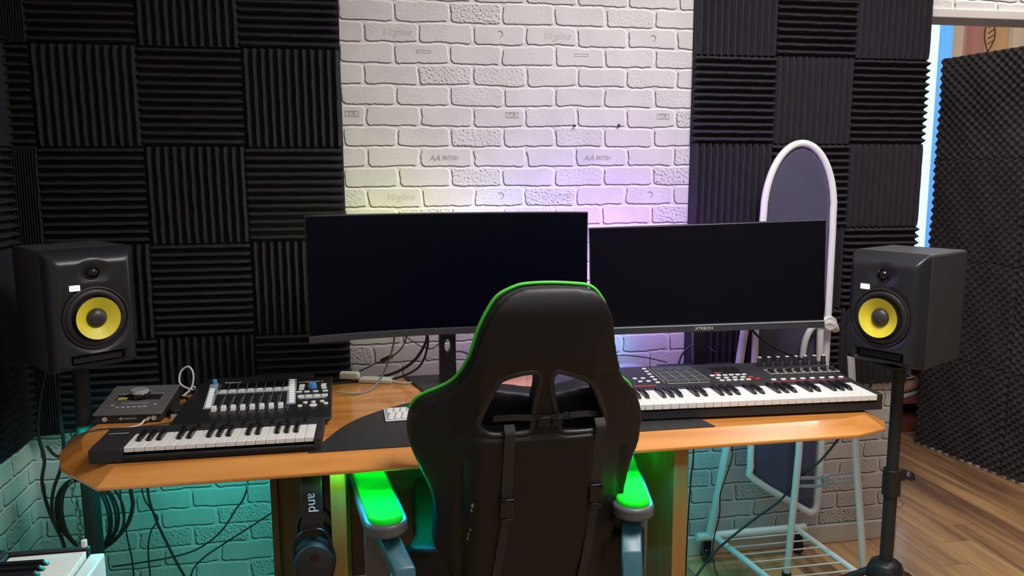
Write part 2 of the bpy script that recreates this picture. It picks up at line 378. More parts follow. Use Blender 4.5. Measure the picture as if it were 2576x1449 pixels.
# ------------------------------------------------------------------ wedge foam tiles
def wedge_tile(S=.299, n=12, base=.016, hgt=.026):
    m = MB(); p = S/n; pr = [(-S/2, 0), (-S/2, base)]
    for i in range(n):
        x = -S/2+i*p
        pr += [(x+p*.08, base), (x+p*.44, base+hgt), (x+p*.56, base+hgt), (x+p*.92, base)]
    pr += [(S/2, base), (S/2, 0)]
    # ridges run along local z ; out of the wall = -y
    k = 14; v = []; L = len(pr)
    for j in range(k+1):
        z = -S/2+S*j/k
        for i, (x, h) in enumerate(pr):
            w = .0007*math.sin(j*1.3+i*.35)+.0005*math.sin(j*2.9+i*.8) if h > base else 0
            edge = 1 if 0 < j < k else .86
            v.append((x+w, -(base+(h-base)*edge if h > base else h)+(w*.6 if h > base else 0), z))
    f = [(j*L+i, j*L+i+1, (j+1)*L+i+1, (j+1)*L+i) for j in range(k) for i in range(L-1)]
    f += [tuple(range(L)), tuple(range(k*L, (k+1)*L))[::-1]]
    return m.add(v, f)
FA = obj('acoustic_foam_tile', wedge_tile(), 'foam', sm=30); FB = obj('acoustic_foam_tile', wedge_tile(), 'foamp', sm=30)
used = set()
def ftile(src, x, y, z, vert, label, group, rz=0, cut=1):
    o = src if src.name not in used and not used.add(src.name) else copyo(src)
    R = Matrix.Rotation(rz+random.uniform(-.002, .002), 4, 'Z') @ Matrix.Rotation(0 if vert else PI/2, 4, 'Y')
    T = Matrix.Translation((x, y, z)) @ R
    if cut != 1: T = T @ (Matrix.Scale(cut, 4, (1, 0, 0)) if vert else Matrix.Scale(cut, 4, (0, 0, 1)))
    o.matrix_world = T @ Matrix.Rotation(random.uniform(-.006, .006), 4, 'Y')
    o.name = 'acoustic_foam_tile'
    return tag(o, label, 'foam tile', group)
ORD = ['top', 'second', 'third', 'fourth', 'fifth', 'lowest']
CL = ['narrow strip in the left corner', 'first full column from the left corner', 'second full column from the left corner', 'column touching the left edge of the brick strip']
for r in range(5):
    for c in range(4):
        v = (r+c) % 2 == 0; z = 1.973-.3*r
        x = -.015+.3*(c-1)+.15; cut = 1
        if c == 0: x = -.062; cut = .30
        ftile(FA, x, 0, z, v, 'black %s foam tile, %s row, %s' % ('vertically grooved' if v else 'horizontally grooved', ORD[r], CL[c]), 'wedge foam tiles left of the brick strip', cut=cut)
for r in range(5):
    for c in range(2):
        v = (r+c) % 2 == 1
        ftile(FA, XL, -.17-.3*c, 1.973-.3*r, v, 'black %s foam tile on the left side wall, %s row, %s column' % ('vertically grooved' if v else 'horizontally grooved', ORD[r], ['first', 'second'][c]), 'wedge foam tiles on the left side wall', rz=PI/2)
CR = ['column touching the right edge of the brick strip', 'middle column of the right block', 'column at the doorway edge']
for r in range(5):
    for c in range(3):
        v = (r+c) % 2 == 0
        ftile(FB, 2.075+.3*c+.15, 0, 1.987-.3*r, v, 'charcoal %s foam tile, %s row, %s' % ('vertically grooved' if v else 'horizontally grooved', ORD[r], CR[c]), 'wedge foam tiles right of the brick strip')

# ------------------------------------------------------------------ partition with egg-crate foam, passage behind
pt = thing('partition', 'tall thin partition board standing beyond the doorway, covered in egg-crate foam', 'partition', (3.81, .95, 0), math.radians(-90-9.2+180+0))
# local x runs along the partition toward the camera ; local +y away from the room
pt.rotation_euler = (0, 0, math.atan2(-.616, .098))
obj('board', MB().box(0, 2.0, .004, .03, .01, 1.985), 'blackm', pt, bevel=.002)
obj('bottom_rail', MB().box(0, 2.0, -.004, .04, 0, .012), 'whitem', pt)
def egg(mix, S=.496, n=90, P=.040):
    m = MB(); v = []
    for j in range(n+1):
        for i in range(n+1):
            x = S*i/n; z = S*j/n
            h = .018+.0115*(mix*math.cos(2*PI*(x*.9-z)/P)+(1-mix)*math.cos(2*PI*(x*.9+z)/P))+.003*math.sin(x*31+z*17)
            e = min(i, j, n-i, n-j); h *= (.75 if e == 0 else 1)
            v.append((x, -h, z))
    q = n+1; f = [(j*q+i, j*q+i+1, (j+1)*q+i+1, (j+1)*q+i) for j in range(n) for i in range(n)]
    b = len(v); v += [(0, 0, 0), (S, 0, 0), (S, 0, S), (0, 0, S)]
    f += [tuple([b, b+1]+[i for i in range(n, -1, -1)]), tuple([b+2, b+3]+[n*q+i for i in range(0, n+1)]),
          tuple([b+3, b]+[j*q for j in range(0, n+1)]), tuple([b+1, b+2]+[j*q+n for j in range(n, -1, -1)]), (b, b+3, b+2, b+1)]
    return m.add(v, f)
ES = [obj('egg_crate_foam_sheet', egg(.70), 'egg', pt, sm=80), obj('egg_crate_foam_sheet', egg(.56), 'egg', pt, sm=80)]
seen = set()
for i in range(4):
    for j in range(4):
        k = 1 if (i*2+j*3) % 4 == 1 else 0
        o = copyo(ES[k]) if k in seen else ES[k]; seen.add(k)
        o.location = (.5*i, 0, .012+.4935*j)

# bright window slit and curtains
w1 = tag(thing('window_1', None, None, (0, 0, 0)), kind='structure')
obj('window_frame', MB().box(4.55, 4.60, 2.28, 2.39, .9, 2.5).box(4.93, 4.97, 2.28, 2.39, .9, 2.5).box(4.6, 4.93, 2.28, 2.39, 2.46, 2.5).box(4.6, 4.93, 2.28, 2.39, .86, .9), 'whitem', w1)
obj('window_pane', MB().box(4.6, 4.93, 2.33, 2.34, .9, 2.46), 'blond', w1)
def sheetcurt(x0, x1, y, z0, z1, waves, amp, n=80):
    m = MB(); v = []
    for i in range(n+1):
        t = i/n; x = x0+(x1-x0)*t; yy = y+amp*math.sin(t*waves*2*PI)+amp*.3*math.sin(t*waves*5.1*PI)
        v += [(x, yy, z0), (x, yy, z1)]
    return m.add(v, [(2*i, 2*i+2, 2*i+3, 2*i+1) for i in range(n)])
def curtain_mat():
    m, nt, b = newmat('patterned_curtain')
    tc = N(nt, 'ShaderNodeTexCoord'); sp = N(nt, 'ShaderNodeSeparateXYZ'); nt.links.new(tc.outputs['Object'], sp.inputs[0])
    zi = M(nt, 'FLOOR', M(nt, 'MULTIPLY', sp.outputs[2], 5.3))
    xi = M(nt, 'FLOOR', M(nt, 'ADD', M(nt, 'MULTIPLY', sp.outputs[0], 7.0), M(nt, 'MULTIPLY', zi, .37)))
    cb = N(nt, 'ShaderNodeCombineXYZ'); nt.links.new(xi, cb.inputs[0]); nt.links.new(zi, cb.inputs[1])
    wn = N(nt, 'ShaderNodeTexWhiteNoise'); wn.noise_dimensions = '3D'; nt.links.new(cb.outputs[0], wn.inputs['Vector'])
    cr = N(nt, 'ShaderNodeValToRGB'); cr.color_ramp.interpolation = 'CONSTANT'; e = cr.color_ramp.elements
    e[0].position = 0; e[0].color = (.70, .42, .20, 1); e[1].position = .22; e[1].color = (.80, .62, .45, 1)
    for p, c in ((.45, (.55, .25, .20)), (.6, (.82, .70, .58)), (.78, (.36, .25, .52)), (.9, (.72, .5, .3))): q = e.new(p); q.color = (*c, 1)
    nt.links.new(wn.outputs['Value'], cr.inputs[0]); nt.links.new(cr.outputs[0], b.inputs['Base Color'])
    nt.links.new(cr.outputs[0], b.inputs['Emission Color']); b.inputs['Emission Strength'].default_value = .30  # light on the curtain put in as emission of its own pattern colours
    b.inputs['Roughness'].default_value = .8
    return m
MT['curtain'] = curtain_mat()
c = obj('curtain', sheetcurt(4.19, 5.15, 1.42, 1.2, 2.6, 7, .02), 'curtain', sm=True)
tag(c, 'orange beige and purple patterned curtain hanging beyond the doorway', 'curtain')
leaf = MB()
def leafshape(cx, cz, h, w):
    n = 14; a = [(cx+w*math.sin(PI*t/n)*(1-.3*t/n), cz+h*t/n) for t in range(n+1)]; b2 = [(cx-w*.6*math.sin(PI*t/n), cz+h*t/n) for t in range(n, -1, -1)]
    return [(x, 1.385, z) for x, z in a+b2]
pts = leafshape(4.42, 2.10, .2, .045)
leaf.tube(pts, .0035, 5, sm=1)
for t in range(1, 6): leaf.tube([(4.415, 1.385, 2.11+.03*t), (4.45, 1.385, 2.13+.03*t)], .003, 5, sm=1)
obj('leaf_motif', leaf, 'box', c)
st = obj('sheer_curtain', sheetcurt(4.105, 4.19, 1.38, .3, 2.6, 2, .006, 30), 'blue2', sm=True)
tag(st, 'narrow blue speckled curtain strip beside the bright window light', 'curtain')
st = obj('window_glow_panel', MB().box(3.85, 4.11, 1.44, 1.46, .3, 2.6), 'blond')  # glowing panel added in place of the bright window light
tag(st, 'tall white-blue glowing light panel in the gap by the foam wall', 'light')
# things on the low rack in the passage
sh = thing('shoe_rack', 'low red-brown wooden shoe rack seen past the right stand', 'rack', (3.6, 1.12, 0))
obj('bottom_board', MB().box(-.25, .42, 0, .3, .0, .075), 'redwood', sh, bevel=.003)
obj('shelf', MB().box(-.25, .42, 0, .3, .16, .18), 'redwood', sh, bevel=.003)
obj('back_panel', MB().box(-.25, .42, .28, .3, .075, .62), 'redwood', sh)
obj('top_board', MB().box(-.25, .42, 0, .3, .47, .49), 'redwood', sh, bevel=.003)
obj('side_panel', MB().box(-.27, -.25, 0, .3, 0, .64), 'redwood', sh, bevel=.003)
obj('side_panel', MB().box(.42, .44, 0, .3, 0, .64), 'redwood', sh, bevel=.003)
bx_ = obj('storage_box', MB().hexa([(3.5, 1.14, .491), (3.95, 1.14, .491), (3.95, 1.36, .491), (3.5, 1.36, .491)], [(3.5, 1.15, .57), (3.95, 1.15, .57), (3.95, 1.35, .57), (3.5, 1.35, .57)]), 'box', bevel=.004)
tag(bx_, 'small brown box on top of the shoe rack', 'box')
cl = MB()
pp = [(3.55+.38*i/14, 1.20+.012*math.sin(i*1.7)) for i in range(15)]
cl.add([(x, y, .31) for x, y in pp]+[(x, y+.02, .455) for x, y in pp]+[(x, y+.1, .31) for x, y in pp]+[(x, y+.1, .455) for x, y in pp],
       [(i, i+1, 16+i, 15+i) for i in range(14)]+[(15+i, 16+i, 46+i, 45+i) for i in range(14)]+[(30+i, 45+i, 46+i, 31+i) for i in range(14)]+[(i, 30+i, 31+i, i+1) for i in range(14)]+[(0, 15, 45, 30), (14, 44, 59, 29)])
tag(obj('folded_cloth', cl, 'denim', sm=True), 'folded blue cloth stacked inside the shoe rack', 'cloth')
def shoe(x, y, z, col, rz, label):
    t = thing('shoe', label, 'shoe', (x, y, z), rz, 'shoes on the rack shelf')
    m = MB(); prof = []
    n = 14; v = []
    for i in range(9):
        u = i/8; X = -.13+.26*u; w = .036*math.sin(PI*min(1, .12+u*.88))**.5*(1 if u < .9 else .8)+.006; hh = .085-.05*u+.0*u
        for k in range(n):
            a = 2*PI*k/n; v.append((X, w*math.cos(a), .02+hh*.5+hh*.5*math.sin(a)))
    f = [(i*n+k, i*n+(k+1) % n, (i+1)*n+(k+1) % n, (i+1)*n+k) for i in range(8) for k in range(n)]+[tuple(range(n))[::-1], tuple(range(8*n, 9*n))]
    m.add(v, f); obj('upper', m, 'shoe', t, sm=True)
    obj('sole', MB().prism([(-.135, -.03), (.06, -.04), (.125, -.03), (.14, 0), (.125, .03), (.06, .04), (-.135, .03)], 0, .02), 'white', t, bevel=.004)
    obj('lace', MB().tube([(-.06, 0, .105), (-.03, .03, .11), (.0, .0, .1), (-.03, -.03, .11)], .004, 6, closed=True), 'white', t, sm=True)
shoe(3.77, 1.22, .181, 'shoe', PI+.5, 'pinkish shoe with pale laces, left on the rack shelf')
shoe(3.92, 1.22, .181, 'shoe', PI+.4, 'pinkish shoe on the rack shelf, nearer the partition')

# ------------------------------------------------------------------ desk
DZ = .77
out = [(.335, -.825), (.21, -.68), (.168, -.57), (.160, -.47), (.175, -.36), (.215, -.26), (.31, -.15), (.47, -.085), (.70, -.062), (.92, -.062), (1.2, -.03), (1.75, -.03), (2.0, -.10), (2.2, -.20), (2.30, -.42), (2.345, -.58), (2.370, -.68), (2.374, -.735), (2.335, -.788), (2.235, -.822)]
def inset(poly, d):
    n = len(poly); r = []
    for i in range(n):
        p0 = Vector(poly[i-1]); p = Vector(poly[i]); p1 = Vector(poly[(i+1) % n])
        a = (p-p0).normalized(); b = (p1-p).normalized(); na = Vector((a.y, -a.x)); nb = Vector((b.y, -b.x))
        m = (na+nb).normalized(); r.append(tuple(p+m*(d/max(.4, m.dot(na)))))
    return r
area = sum(out[i-1][0]*out[i][1]-out[i][0]*out[i-1][1] for i in range(len(out)))
dsgn = 1 if area < 0 else -1
inn = inset(out, .052*dsgn if False else (.052 if area < 0 else -.052))
desk = thing('computer_desk', 'wide orange-brown wooden computer desk with sloped rounded rim and dark panel legs', 'desk', (0, 0, 0))
n = len(out); v = [(x, y, DZ) for x, y in inn]+[(x, y, DZ-.030) for x, y in out]+[(x, y, DZ-.038) for x, y in out]+[(x, y, DZ-.045) for x, y in inn]
f = [tuple(range(n))]+[(k*n+i, k*n+(i+1) % n, (k+1)*n+(i+1) % n, (k+1)*n+i) for k in range(3) for i in range(n)]+[tuple(range(3*n, 4*n))[::-1]]
obj('desktop', MB().add(v, f), 'desk', desk, bevel=.002, sm=12)
tb = DZ-.045
obj('leg_panel', MB().box(.843, .880, -.765, -.42, 0, tb), 'deskleg', desk, bevel=.002)
obj('leg_panel', MB().box(1.735, 1.775, -.765, -.42, 0, tb), 'deskleg', desk, bevel=.002)
tag(obj('side_panel', MB().box(.672, .843, -.45, -.425, 0, tb).box(.664, .684, -.47, -.42, 0, tb), 'deskol', desk, bevel=.002), 'olive-lit panel beside the left leg')
tag(obj('modesty_panel', MB().box(.880, 1.735, -.445, -.425, .272, tb), 'deskdark', desk, bevel=.002), 'dark reddish brown wooden back panel')
obj('led_strip', MB().box(.90, 1.72, -.56, -.55, tb-.006, tb), plain('led_green', (.1, .8, .2), .5, emit=(0, 1, .2), es=1.2), desk)

# ------------------------------------------------------------------ speakers + stands
def speaker(loc, rz, s, label):
    t = thing('studio_monitor', label, 'speaker', loc, rz, None, scale=s)
    w, d, h = .117, .135, .338
    obj('cabinet', MB().box(-w, w, -d+.045, d, 0, h), 'cab', t, bevel=.008, seg=3)
    # sculpted baffle: outer ring at y=-d+.045, inner face at y=-d, bowed
    m = MB(); nx, nz_ = 40, 84; v = []
    for j in range(nz_+1):
        for i in range(nx+1):
            X = -w+2*w*i/nx; Z = h*j/nz_
            ex = min(1, (w-abs(X))/.030); ez = min(1, min(Z/.022, (h-Z)/.045))
            e = 1-(1-min(ex, 1))**2.2; g = 1-(1-min(ez, 1))**2.0
            yy = -d+.046-.046*min(e, g) if e*g > 0 else -d+.046
            # woofer waveguide dip
            rr = math.hypot(X, Z-.146)
            if rr < .100: yy += .006*(1-max(0, (rr-.084)/.016)) if rr > .084 else .006
            r2 = math.hypot(X*.9, Z-.272)
            if r2 < .040: yy += .012*(1-(r2/.040)**1.5)
            if abs(X) < .074 and abs(Z-.032) < .016:
                yy += .026*min(1, (.074-abs(X))/.010, (.016-abs(Z-.032))/.005)
            v.append((X, yy, Z))
    q = nx+1; m.add(v, [(j*q+i, j*q+i+1, (j+1)*q+i+1, (j+1)*q+i) for j in range(nz_) for i in range(nx)])
    obj('front_baffle', m, 'baffle', t, sm=60)
    yb = -d+.005
    obj('woofer_surround', MB().lathe([(.088, 0), (.087, .005), (.083, .006), (.080, .002), (.076, .006), (.066, .007), (.058, 0), (.056, -.004)], (0, yb, .146), (0, -1, 0), 48), 'rubber', t, sm=50)
    cn = MB(); nn = 48; v = []
    for r, y in ((.0585, yb-.003), (.045, yb+.004), (.026, yb+.013)): v += [(r*math.cos(2*PI*i/nn), y, .146+r*math.sin(2*PI*i/nn)) for i in range(nn)]
    cn.add(v, [(k*nn+i, k*nn+(i+1) % nn, (k+1)*nn+(i+1) % nn, (k+1)*nn+i) for k in range(2) for i in range(nn)])
    co = obj('woofer_cone', cn, 'cone', t, sm=True)
    # cone must sit in front of the baffle skin
    co.location = (0, -.016, 0)
    obj('dust_cap', MB().lathe([(.0268, 0), (.0262, .003), (.021, .009), (.012, .013), (.003, .0145)], (0, yb-.004, .146), (0, -1, 0), 32), 'dust', t, sm=True)
    obj('tweeter_dome', MB().lathe([(.021, 0), (.020, .004), (.016, .005), (.0145, .003), (.012, .009), (.006, .013), (.001, .014)], (0, -d+.009, .272), (0, -1, 0), 28), 'blackg', t, sm=True)
    bd = obj('logo_badge', MB().box(-.064, -.038, -d-.004, -d+.003, .226, .241), 'badge', t, bevel=.001)
    tag(bd, 'glowing white badge'); text('logo_lettering', 'KRK', .010, 'greyp', bd, (-.051, -d-.0045, .2335), (PI/2, 0, 0), .0002)
    obj('bass_port', MB().box(-.064, .064, -d+.012, -d+.02, .0235, .0425), 'hole', t, bevel=.001)
    return t
speaker((2.551, -.542, .867), -1.104, 1.0, 'black studio speaker with yellow cone, on the stand at the right end of the desk')
speaker((.178, -.381, .934), .656, .94, 'black studio speaker with yellow cone, on the stand in the left corner')
def stand(loc, top, label, rz=0, r=.020, cz=.43, sp=.30):
    t = thing('speaker_stand', label, 'speaker stand', loc, rz)
    obj('top_plate', MB().box(-.09, .09, -.09, .09, top-.008, top), 'black', t, bevel=.002)
    obj('pole', MB().cyl((0, 0, cz+.02), (0, 0, top-.008), r*.9, 24), 'blackm', t, sm=True)
    obj('outer_pole', MB().cyl((0, 0, .10), (0, 0, cz+.07), r, 24), 'blackm', t, sm=True)
    obj('collar', MB().cyl((0, 0, cz), (0, 0, cz+.085), r*1.35, 20).box(r, r*2.2, -.008, .008, cz+.045, cz+.082), 'black', t, bevel=.002)
    kn = obj('clamp_knob', MB().cyl((r*2, 0, cz+.057), (r*2.8, 0, cz+.055), .006, 12).lathe([(.004, 0), (.012, .004), (.017, .014), (.016, .026), (.008, .032)], (r*2.4, 0, cz+.057), (1, .1, -.05), 16, 1, .6), 'black', t, sm=True)
    obj('hub', MB().lathe([(r*1.2, .215), (.045, .205), (.058, .175), (.055, .13), (.030, .11), (r, .10)][::-1], (0, 0, 0), (0, 0, 1), 10), 'black', t, bevel=.004)
    for k in range(3):
        a = 2*PI*k/3+.5; c_, s_ = math.cos(a), math.sin(a)
        lg = obj('leg', MB().tube([(.045*c_, .045*s_, .17), (sp*c_, sp*s_, .014)], .012, 10, sm=1), 'black', t, sm=True)
        obj('rubber_foot', MB().cyl((sp*c_, sp*s_, .0), ((sp+.01)*c_, (sp+.01)*s_, .03), .016, 12), 'rubber', lg)
        obj('brace', MB().tube([(.02*c_, .02*s_, .11), (.56*sp*c_, .56*sp*s_, .105)], .006, 8, sm=1), 'black', t)
    return t
sr = stand((2.551, -.542, 0), .867, 'black tripod speaker stand at the right end of the desk', 0)
pin = MB().tube([(.03, 0, .475), (.031, -.006, .44), (.03, -.006, .41)], .0012, 5).tube([(.03+.011*math.cos(a), -.006, .398+.011*math.sin(a)) for a in [k*PI/5 for k in range(10)]], .0016, 5, closed=True, sm=2)
obj('safety_pin', pin, 'chain', sr, sm=True)
stand((.143, -.300, 0), .934, 'black tripod speaker stand in the left corner behind the desk end', .62, .024, .62, .235)

# ------------------------------------------------------------------ monitors
def curved_monitor():
    t = thing('computer_monitor', 'wide curved black monitor on the left, standing behind the gaming chair', 'monitor', (1.193, -.30, DZ))
    W, z0, z1, Rr = .415, .183, .552, 1.6
    def arc(yo, x): return yo-(Rr-math.sqrt(Rr*Rr-x*x))
    def slab(y0, y1, za, zb, hw=W, n=24):
        m = MB(); v = []
        for i in range(n+1):
            x = -hw+2*hw*i/n; v += [(x, arc(y0, x), za), (x, arc(y1, x), za), (x, arc(y1, x), zb), (x, arc(y0, x), zb)]
        f = [(i*4+k, i*4+(k+1) % 4, i*4+4+(k+1) % 4, i*4+4+k) for i in range(n) for k in range(4)]+[(3, 2, 1, 0), (n*4, n*4+1, n*4+2, n*4+3)]
        return m.add(v, f)
    obj('housing', slab(.000, .022, z0, z1), 'black', t, bevel=.002)
    obj('screen', slab(-.002, .0, z0+.022, z1-.004, W-.004), 'screen1', t)
    obj('bottom_bezel', slab(-.004, .0, z0, z0+.021), 'bezel', t, bevel=.001)
    obj('rear_cover', MB().prism([(-.22, 0), (.22, 0), (.14, .045), (-.14, .045)], z0+.03, z1-.06, lambda x, y, z: (x, y+.018, z)), 'black', t, bevel=.008)
    p = MB()
    # post with an oval cable hole
    hx, hz, a_, b_ = .0, .125, .0095, .022
    O = [(-.026, 0), (.026, 0), (.026, .30), (-.026, .30)]
    ring = []; nn = 24
    for k in range(nn):
        a = 2*PI*k/nn; ring.append((hx+a_*math.cos(a)*1.0, hz+b_*math.sin(a)))
    outer = []
    for k in range(nn):
        a = 2*PI*k/nn; cx_, sx_ = math.cos(a), math.sin(a); s_ = min(.026/max(abs(cx_), 1e-6), .05/max(abs(sx_), 1e-6)); outer.append((cx_*s_, hz+sx_*s_))
    v = [(x, y, z) for y in (0, .03) for x, z in ring+outer]; L = 2*nn
    f = [(k, (k+1) % nn, nn+(k+1) % nn, nn+k) for k in range(nn)]+[(L+k, L+nn+k, L+nn+(k+1) % nn, L+(k+1) % nn) for k in range(nn)]
    f += [(k, L+k, L+(k+1) % nn, (k+1) % nn) for k in range(nn)]+[(nn+k, nn+(k+1) % nn, L+nn+(k+1) % nn, L+nn+k) for k in range(nn)]
    p.add(v, f); p.box(-.026, .026, 0, .03, .006, hz-.05); p.box(-.026, .026, 0, .03, hz+.05, .34)
    po = obj('post', p, 'black', t); po.location = (0, .095, 0)
    obj('post_arm', MB().box(-.03, .03, .05, .10, .30, .36), 'black', t, bevel=.003)
    b = obj('base_plate', MB().prism([(-.085, .01), (.085, .01), (.135, .20), (-.135, .20)], 0, .007), 'blackm', t, bevel=.002)
    return t
curved_monitor()
t = thing('computer_monitor', 'flat black monitor on the right with a grey lower bezel', 'monitor', (2.020, -.33, DZ+.004), -.19)
t.rotation_euler = (0, -.033, -.19)
W = .372
obj('housing', MB().box(-W, W, 0, .028, .162, .504), 'black', t, bevel=.003)
obj('screen', MB().box(-W+.003, W-.003, -.002, .0, .188, .501), 'screen2', t)
bz = obj('bottom_bezel', MB().box(-W, W, -.004, .0, .160, .182), 'bezel', t, bevel=.001)
obj('trim_line', MB().box(-W, W, -.0055, -.003, .180, .184), 'greyp', t)
text('brand_lettering', 'XTREON', .013, 'inkw', t, (-.012, -.0045, .171), (PI/2, 0, 0), .0002, sx=1.1)
obj('rear_cover', MB().box(-.18, .18, .028, .055, .22, .46), 'black', t, bevel=.01)
obj('post', MB().box(-.023, .023, .10, .135, .006, .33), 'black', t, bevel=.004)
obj('post_arm', MB().box(-.03, .03, .05, .11, .27, .33), 'black', t, bevel=.003)
obj('base_plate', MB().prism([(-.13, .02), (.12, .0), (.13, .2), (-.13, .2)], 0, .007), 'blackm', t, bevel=.002)

# ------------------------------------------------------------------ keyboards
def keybed(parent, x0, yf, zt, pitch, nwhite, start, klen, kh, blen=.62, side=0, drop=.012):
    """white + black keys as separate parts; start = index of first note in CDEFGAB"""
    wk = obj('white_key', MB().box(0, pitch-.0009, 0, klen, -kh, 0), 'keyw', parent, bevel=.0012)
    bl = klen*blen; bw = pitch*.52
    bk = obj('black_key', MB().hexa([(-bw/2, 0, 0), (bw/2, 0, 0), (bw/2, bl, 0), (-bw/2, bl, 0)], [(-bw*.38, .012*klen/.14+.002, .0105), (bw*.38, .012*klen/.14+.002, .0105), (bw*.38, bl, .0115), (-bw*.38, bl, .0115)]), 'keyb', parent, bevel=.0012)
    for i in range(nwhite):
        o = wk if i == 0 else copyo(wk); o.location = (x0+i*pitch, yf, zt)
    first = True
    for i in range(nwhite-1):
        if (start+i) % 7 in (2, 6): continue
        o = bk if first else copyo(bk); first = False
        o.location = (x0+(i+1)*pitch, yf+klen-bl, zt)
def knobs(parent, pts, r, h, mat='black', name='knob', top=True):
    k = obj(name, MB().lathe([(r, 0), (r, h*.2), (r*.8, h*.35), (r*.74, h*.92), (r*.6, h)], (0, 0, 0), (0, 0, 1), 18), mat, parent, sm=40)
    ks = []
    for i, p in enumerate(pts):
        o = k if i == 0 else copyo(k); o.location = p; ks.append(o)
    if top:
        c0 = None
        for o in ks:
            if c0 is None: c0 = obj('knob_pointer', MB().box(-r*.5, r*.5, -r*.5, r*.5, h, h+.0015), 'inkw', o)
            else: q = copyo(c0, None, o)
def buttons(parent, pts, w, d, h, mat, name='button', round_=False):
    b = obj(name, MB().lathe([(w/2, 0), (w/2, h*.7), (w/2*.85, h)], (0, 0, 0), (0, 0, 1), 16, 1, d/w) if round_ else MB().box(-w/2, w/2, -d/2, d/2, 0, h), mat, parent, bevel=0 if round_ else min(w, d, h)*.25)
    for i, p in enumerate(pts):
        o = b if i == 0 else copyo(b); o.location = p
    return b
# --- small keyboard (left)
t = thing('midi_keyboard', 'compact black keyboard with short white keys at the left front of the desk', 'keyboard', (.285, -.755, DZ), -.012)
Wd = .540
body = MB()
body.box(.014, .088, 0, .168, .003, .036); body.box(.525, Wd, 0, .168, .003, .036); body.box(.088, .525, .110, .168, .003, .036)
body.box(.088, .525, 0, .110, .003, .014); body.box(.088, .525, 0, .006, .003, .018)
obj('case', body, 'blackm', t, bevel=.0015)
obj('foot', MB().box(.03, .06, .01, .03, 0, .003).box(.46, .5, .01, .03, 0, .003).box(.02, .06, .13, .15, 0, .003).box(.46, .5, .13, .15, 0, .003), 'rubber', t)
keybed(t, .0895, .006, .036, .0229, 19, 3, .102, .012)
knobs(t, [(.20+.036*i, .140, .036) for i in range(8)]+[(.498, .142, .036)], .0095, .010, 'black', top=False)
obj('logo_print', MB().box(.024, .070, .118, .1205, .036, .0363), 'inkw', t)
# --- 61 key controller (right)
a = -.054
t = thing('midi_keyboard', 'long black controller keyboard with drum pads and faders, right side of the desk', 'keyboard', (1.4234, -.6843, DZ), a)
Wd, Dp = .94, .365
body = MB()
body.box(0, Wd, 0, Dp, .006, .030)                    # lower shell
body.box(0, .058, .0, .135, .030, .052); body.box(Wd-.020, Wd, 0, .135, .030, .052)
body.hexa([(0, .135, .03), (Wd, .135, .03), (Wd, Dp, .03), (0, Dp, .03)], [(0, .135, .052), (Wd, .135, .052), (Wd, Dp, .062), (0, Dp, .062)])
obj('case', body, 'blackm', t, bevel=.003)
obj('foot', MB().box(.04, .1, .02, .05, 0, .006).box(.84, .9, .02, .05, 0, .006).box(.04, .1, .3, .33, 0, .006).box(.84, .9, .3, .33, 0, .006), 'rubber', t)
keybed(t, .060, -.004, .051, .0239, 36, 0, .135, .016)
def pz(y): return .052+.010*(y-.135)/(Dp-.135)
def slanted(x, y, lift=0): return (x, y, pz(y)+lift)
PX0, PX1, PY0, PY1 = .375, .500, .180, .335
buttons(t, [slanted(PX0+(i+.5)*(PX1-PX0)/4, PY0+(j+.5)*(PY1-PY0)/4) for j in range(4) for i in range(4)], .0275, .033, .006, 'padm', 'drum_pad')
fr = MB()
for i in range(5): fr.box(PX0+i*(PX1-PX0)/4-.0007, PX0+i*(PX1-PX0)/4+.0007, PY0, PY1, pz(PY0), pz(PY1)+.002)
for j in range(5): yy = PY0+j*(PY1-PY0)/4; fr.box(PX0, PX1, yy-.0008, yy+.0008, pz(yy), pz(yy)+.002)
fr.box(PX0-.012, PX0-.0105, PY0, PY1, pz(PY0), pz(PY1)+.001)
obj('pad_frame', fr, 'line', t)
buttons(t, [slanted(.347, .190+i*.028) for i in range(6)]+[slanted(.290, .235), slanted(.315, .235), slanted(.298, .205), slanted(.323, .205)], .013, .008, .0045, 'white', 'function_button')
bb = [slanted(.532+.020*i, .236) for i in range(6)]+[slanted(.540+.026*i, .210) for i in range(4)]+[slanted(.543+.0205*i, .186) for i in range(5)]
buttons(t, bb, .0145, .0085, .0045, 'white', 'transport_button')
buttons(t, [slanted(.640, .208), slanted(.655, .190), slanted(.553, .249)], .016, .010, .0045, 'red', 'lit_button')
obj('red_strip', MB().box(.270, .335, .165, .173, pz(.17), pz(.17)+.0008).box(.69, .925, .160, .165, pz(.16), pz(.16)+.0008), 'red', t)
buttons(t, [slanted(.700+.0305*i, .177) for i in range(8)], .014, .008, .004, 'litw', 'lit_button')
for i in range(8):
    x = .728+.0285*i
    fd = obj('fader', MB().box(-.0015, .0015, -.030, .032, 0, .0008), 'hole', t); fd.location = slanted(x, .255, .0)
    obj('fader_cap', MB().hexa([(-.009, -.006, .0), (.009, -.006, 0), (.009, .006, 0), (-.009, .006, 0)], [(-.008, -.003, .013), (.008, -.003, .013), (.008, .003, .013), (-.008, .003, .013)]), 'black', fd, bevel=.001)
    oo = MB(); hw, hd = .0125, .024
    oo.box(-hw, hw, -hd-.0018, -hd, 0, .003).box(-hw, hw, hd, hd+.0018, 0, .003).box(-hw, -hw+.0018, -hd, hd, 0, .003).box(hw-.0018, hw, -hd, hd, 0, .003)
    obj('fader_outline', oo, 'line', fd)
knobs(t, [slanted(.722+.0305*i, .325) for i in range(8)], .0095, .027)
obj('display_glass', MB().box(.545, .640, .262, .325, pz(.262), pz(.32)+.001), 'glassd', t, bevel=.001)

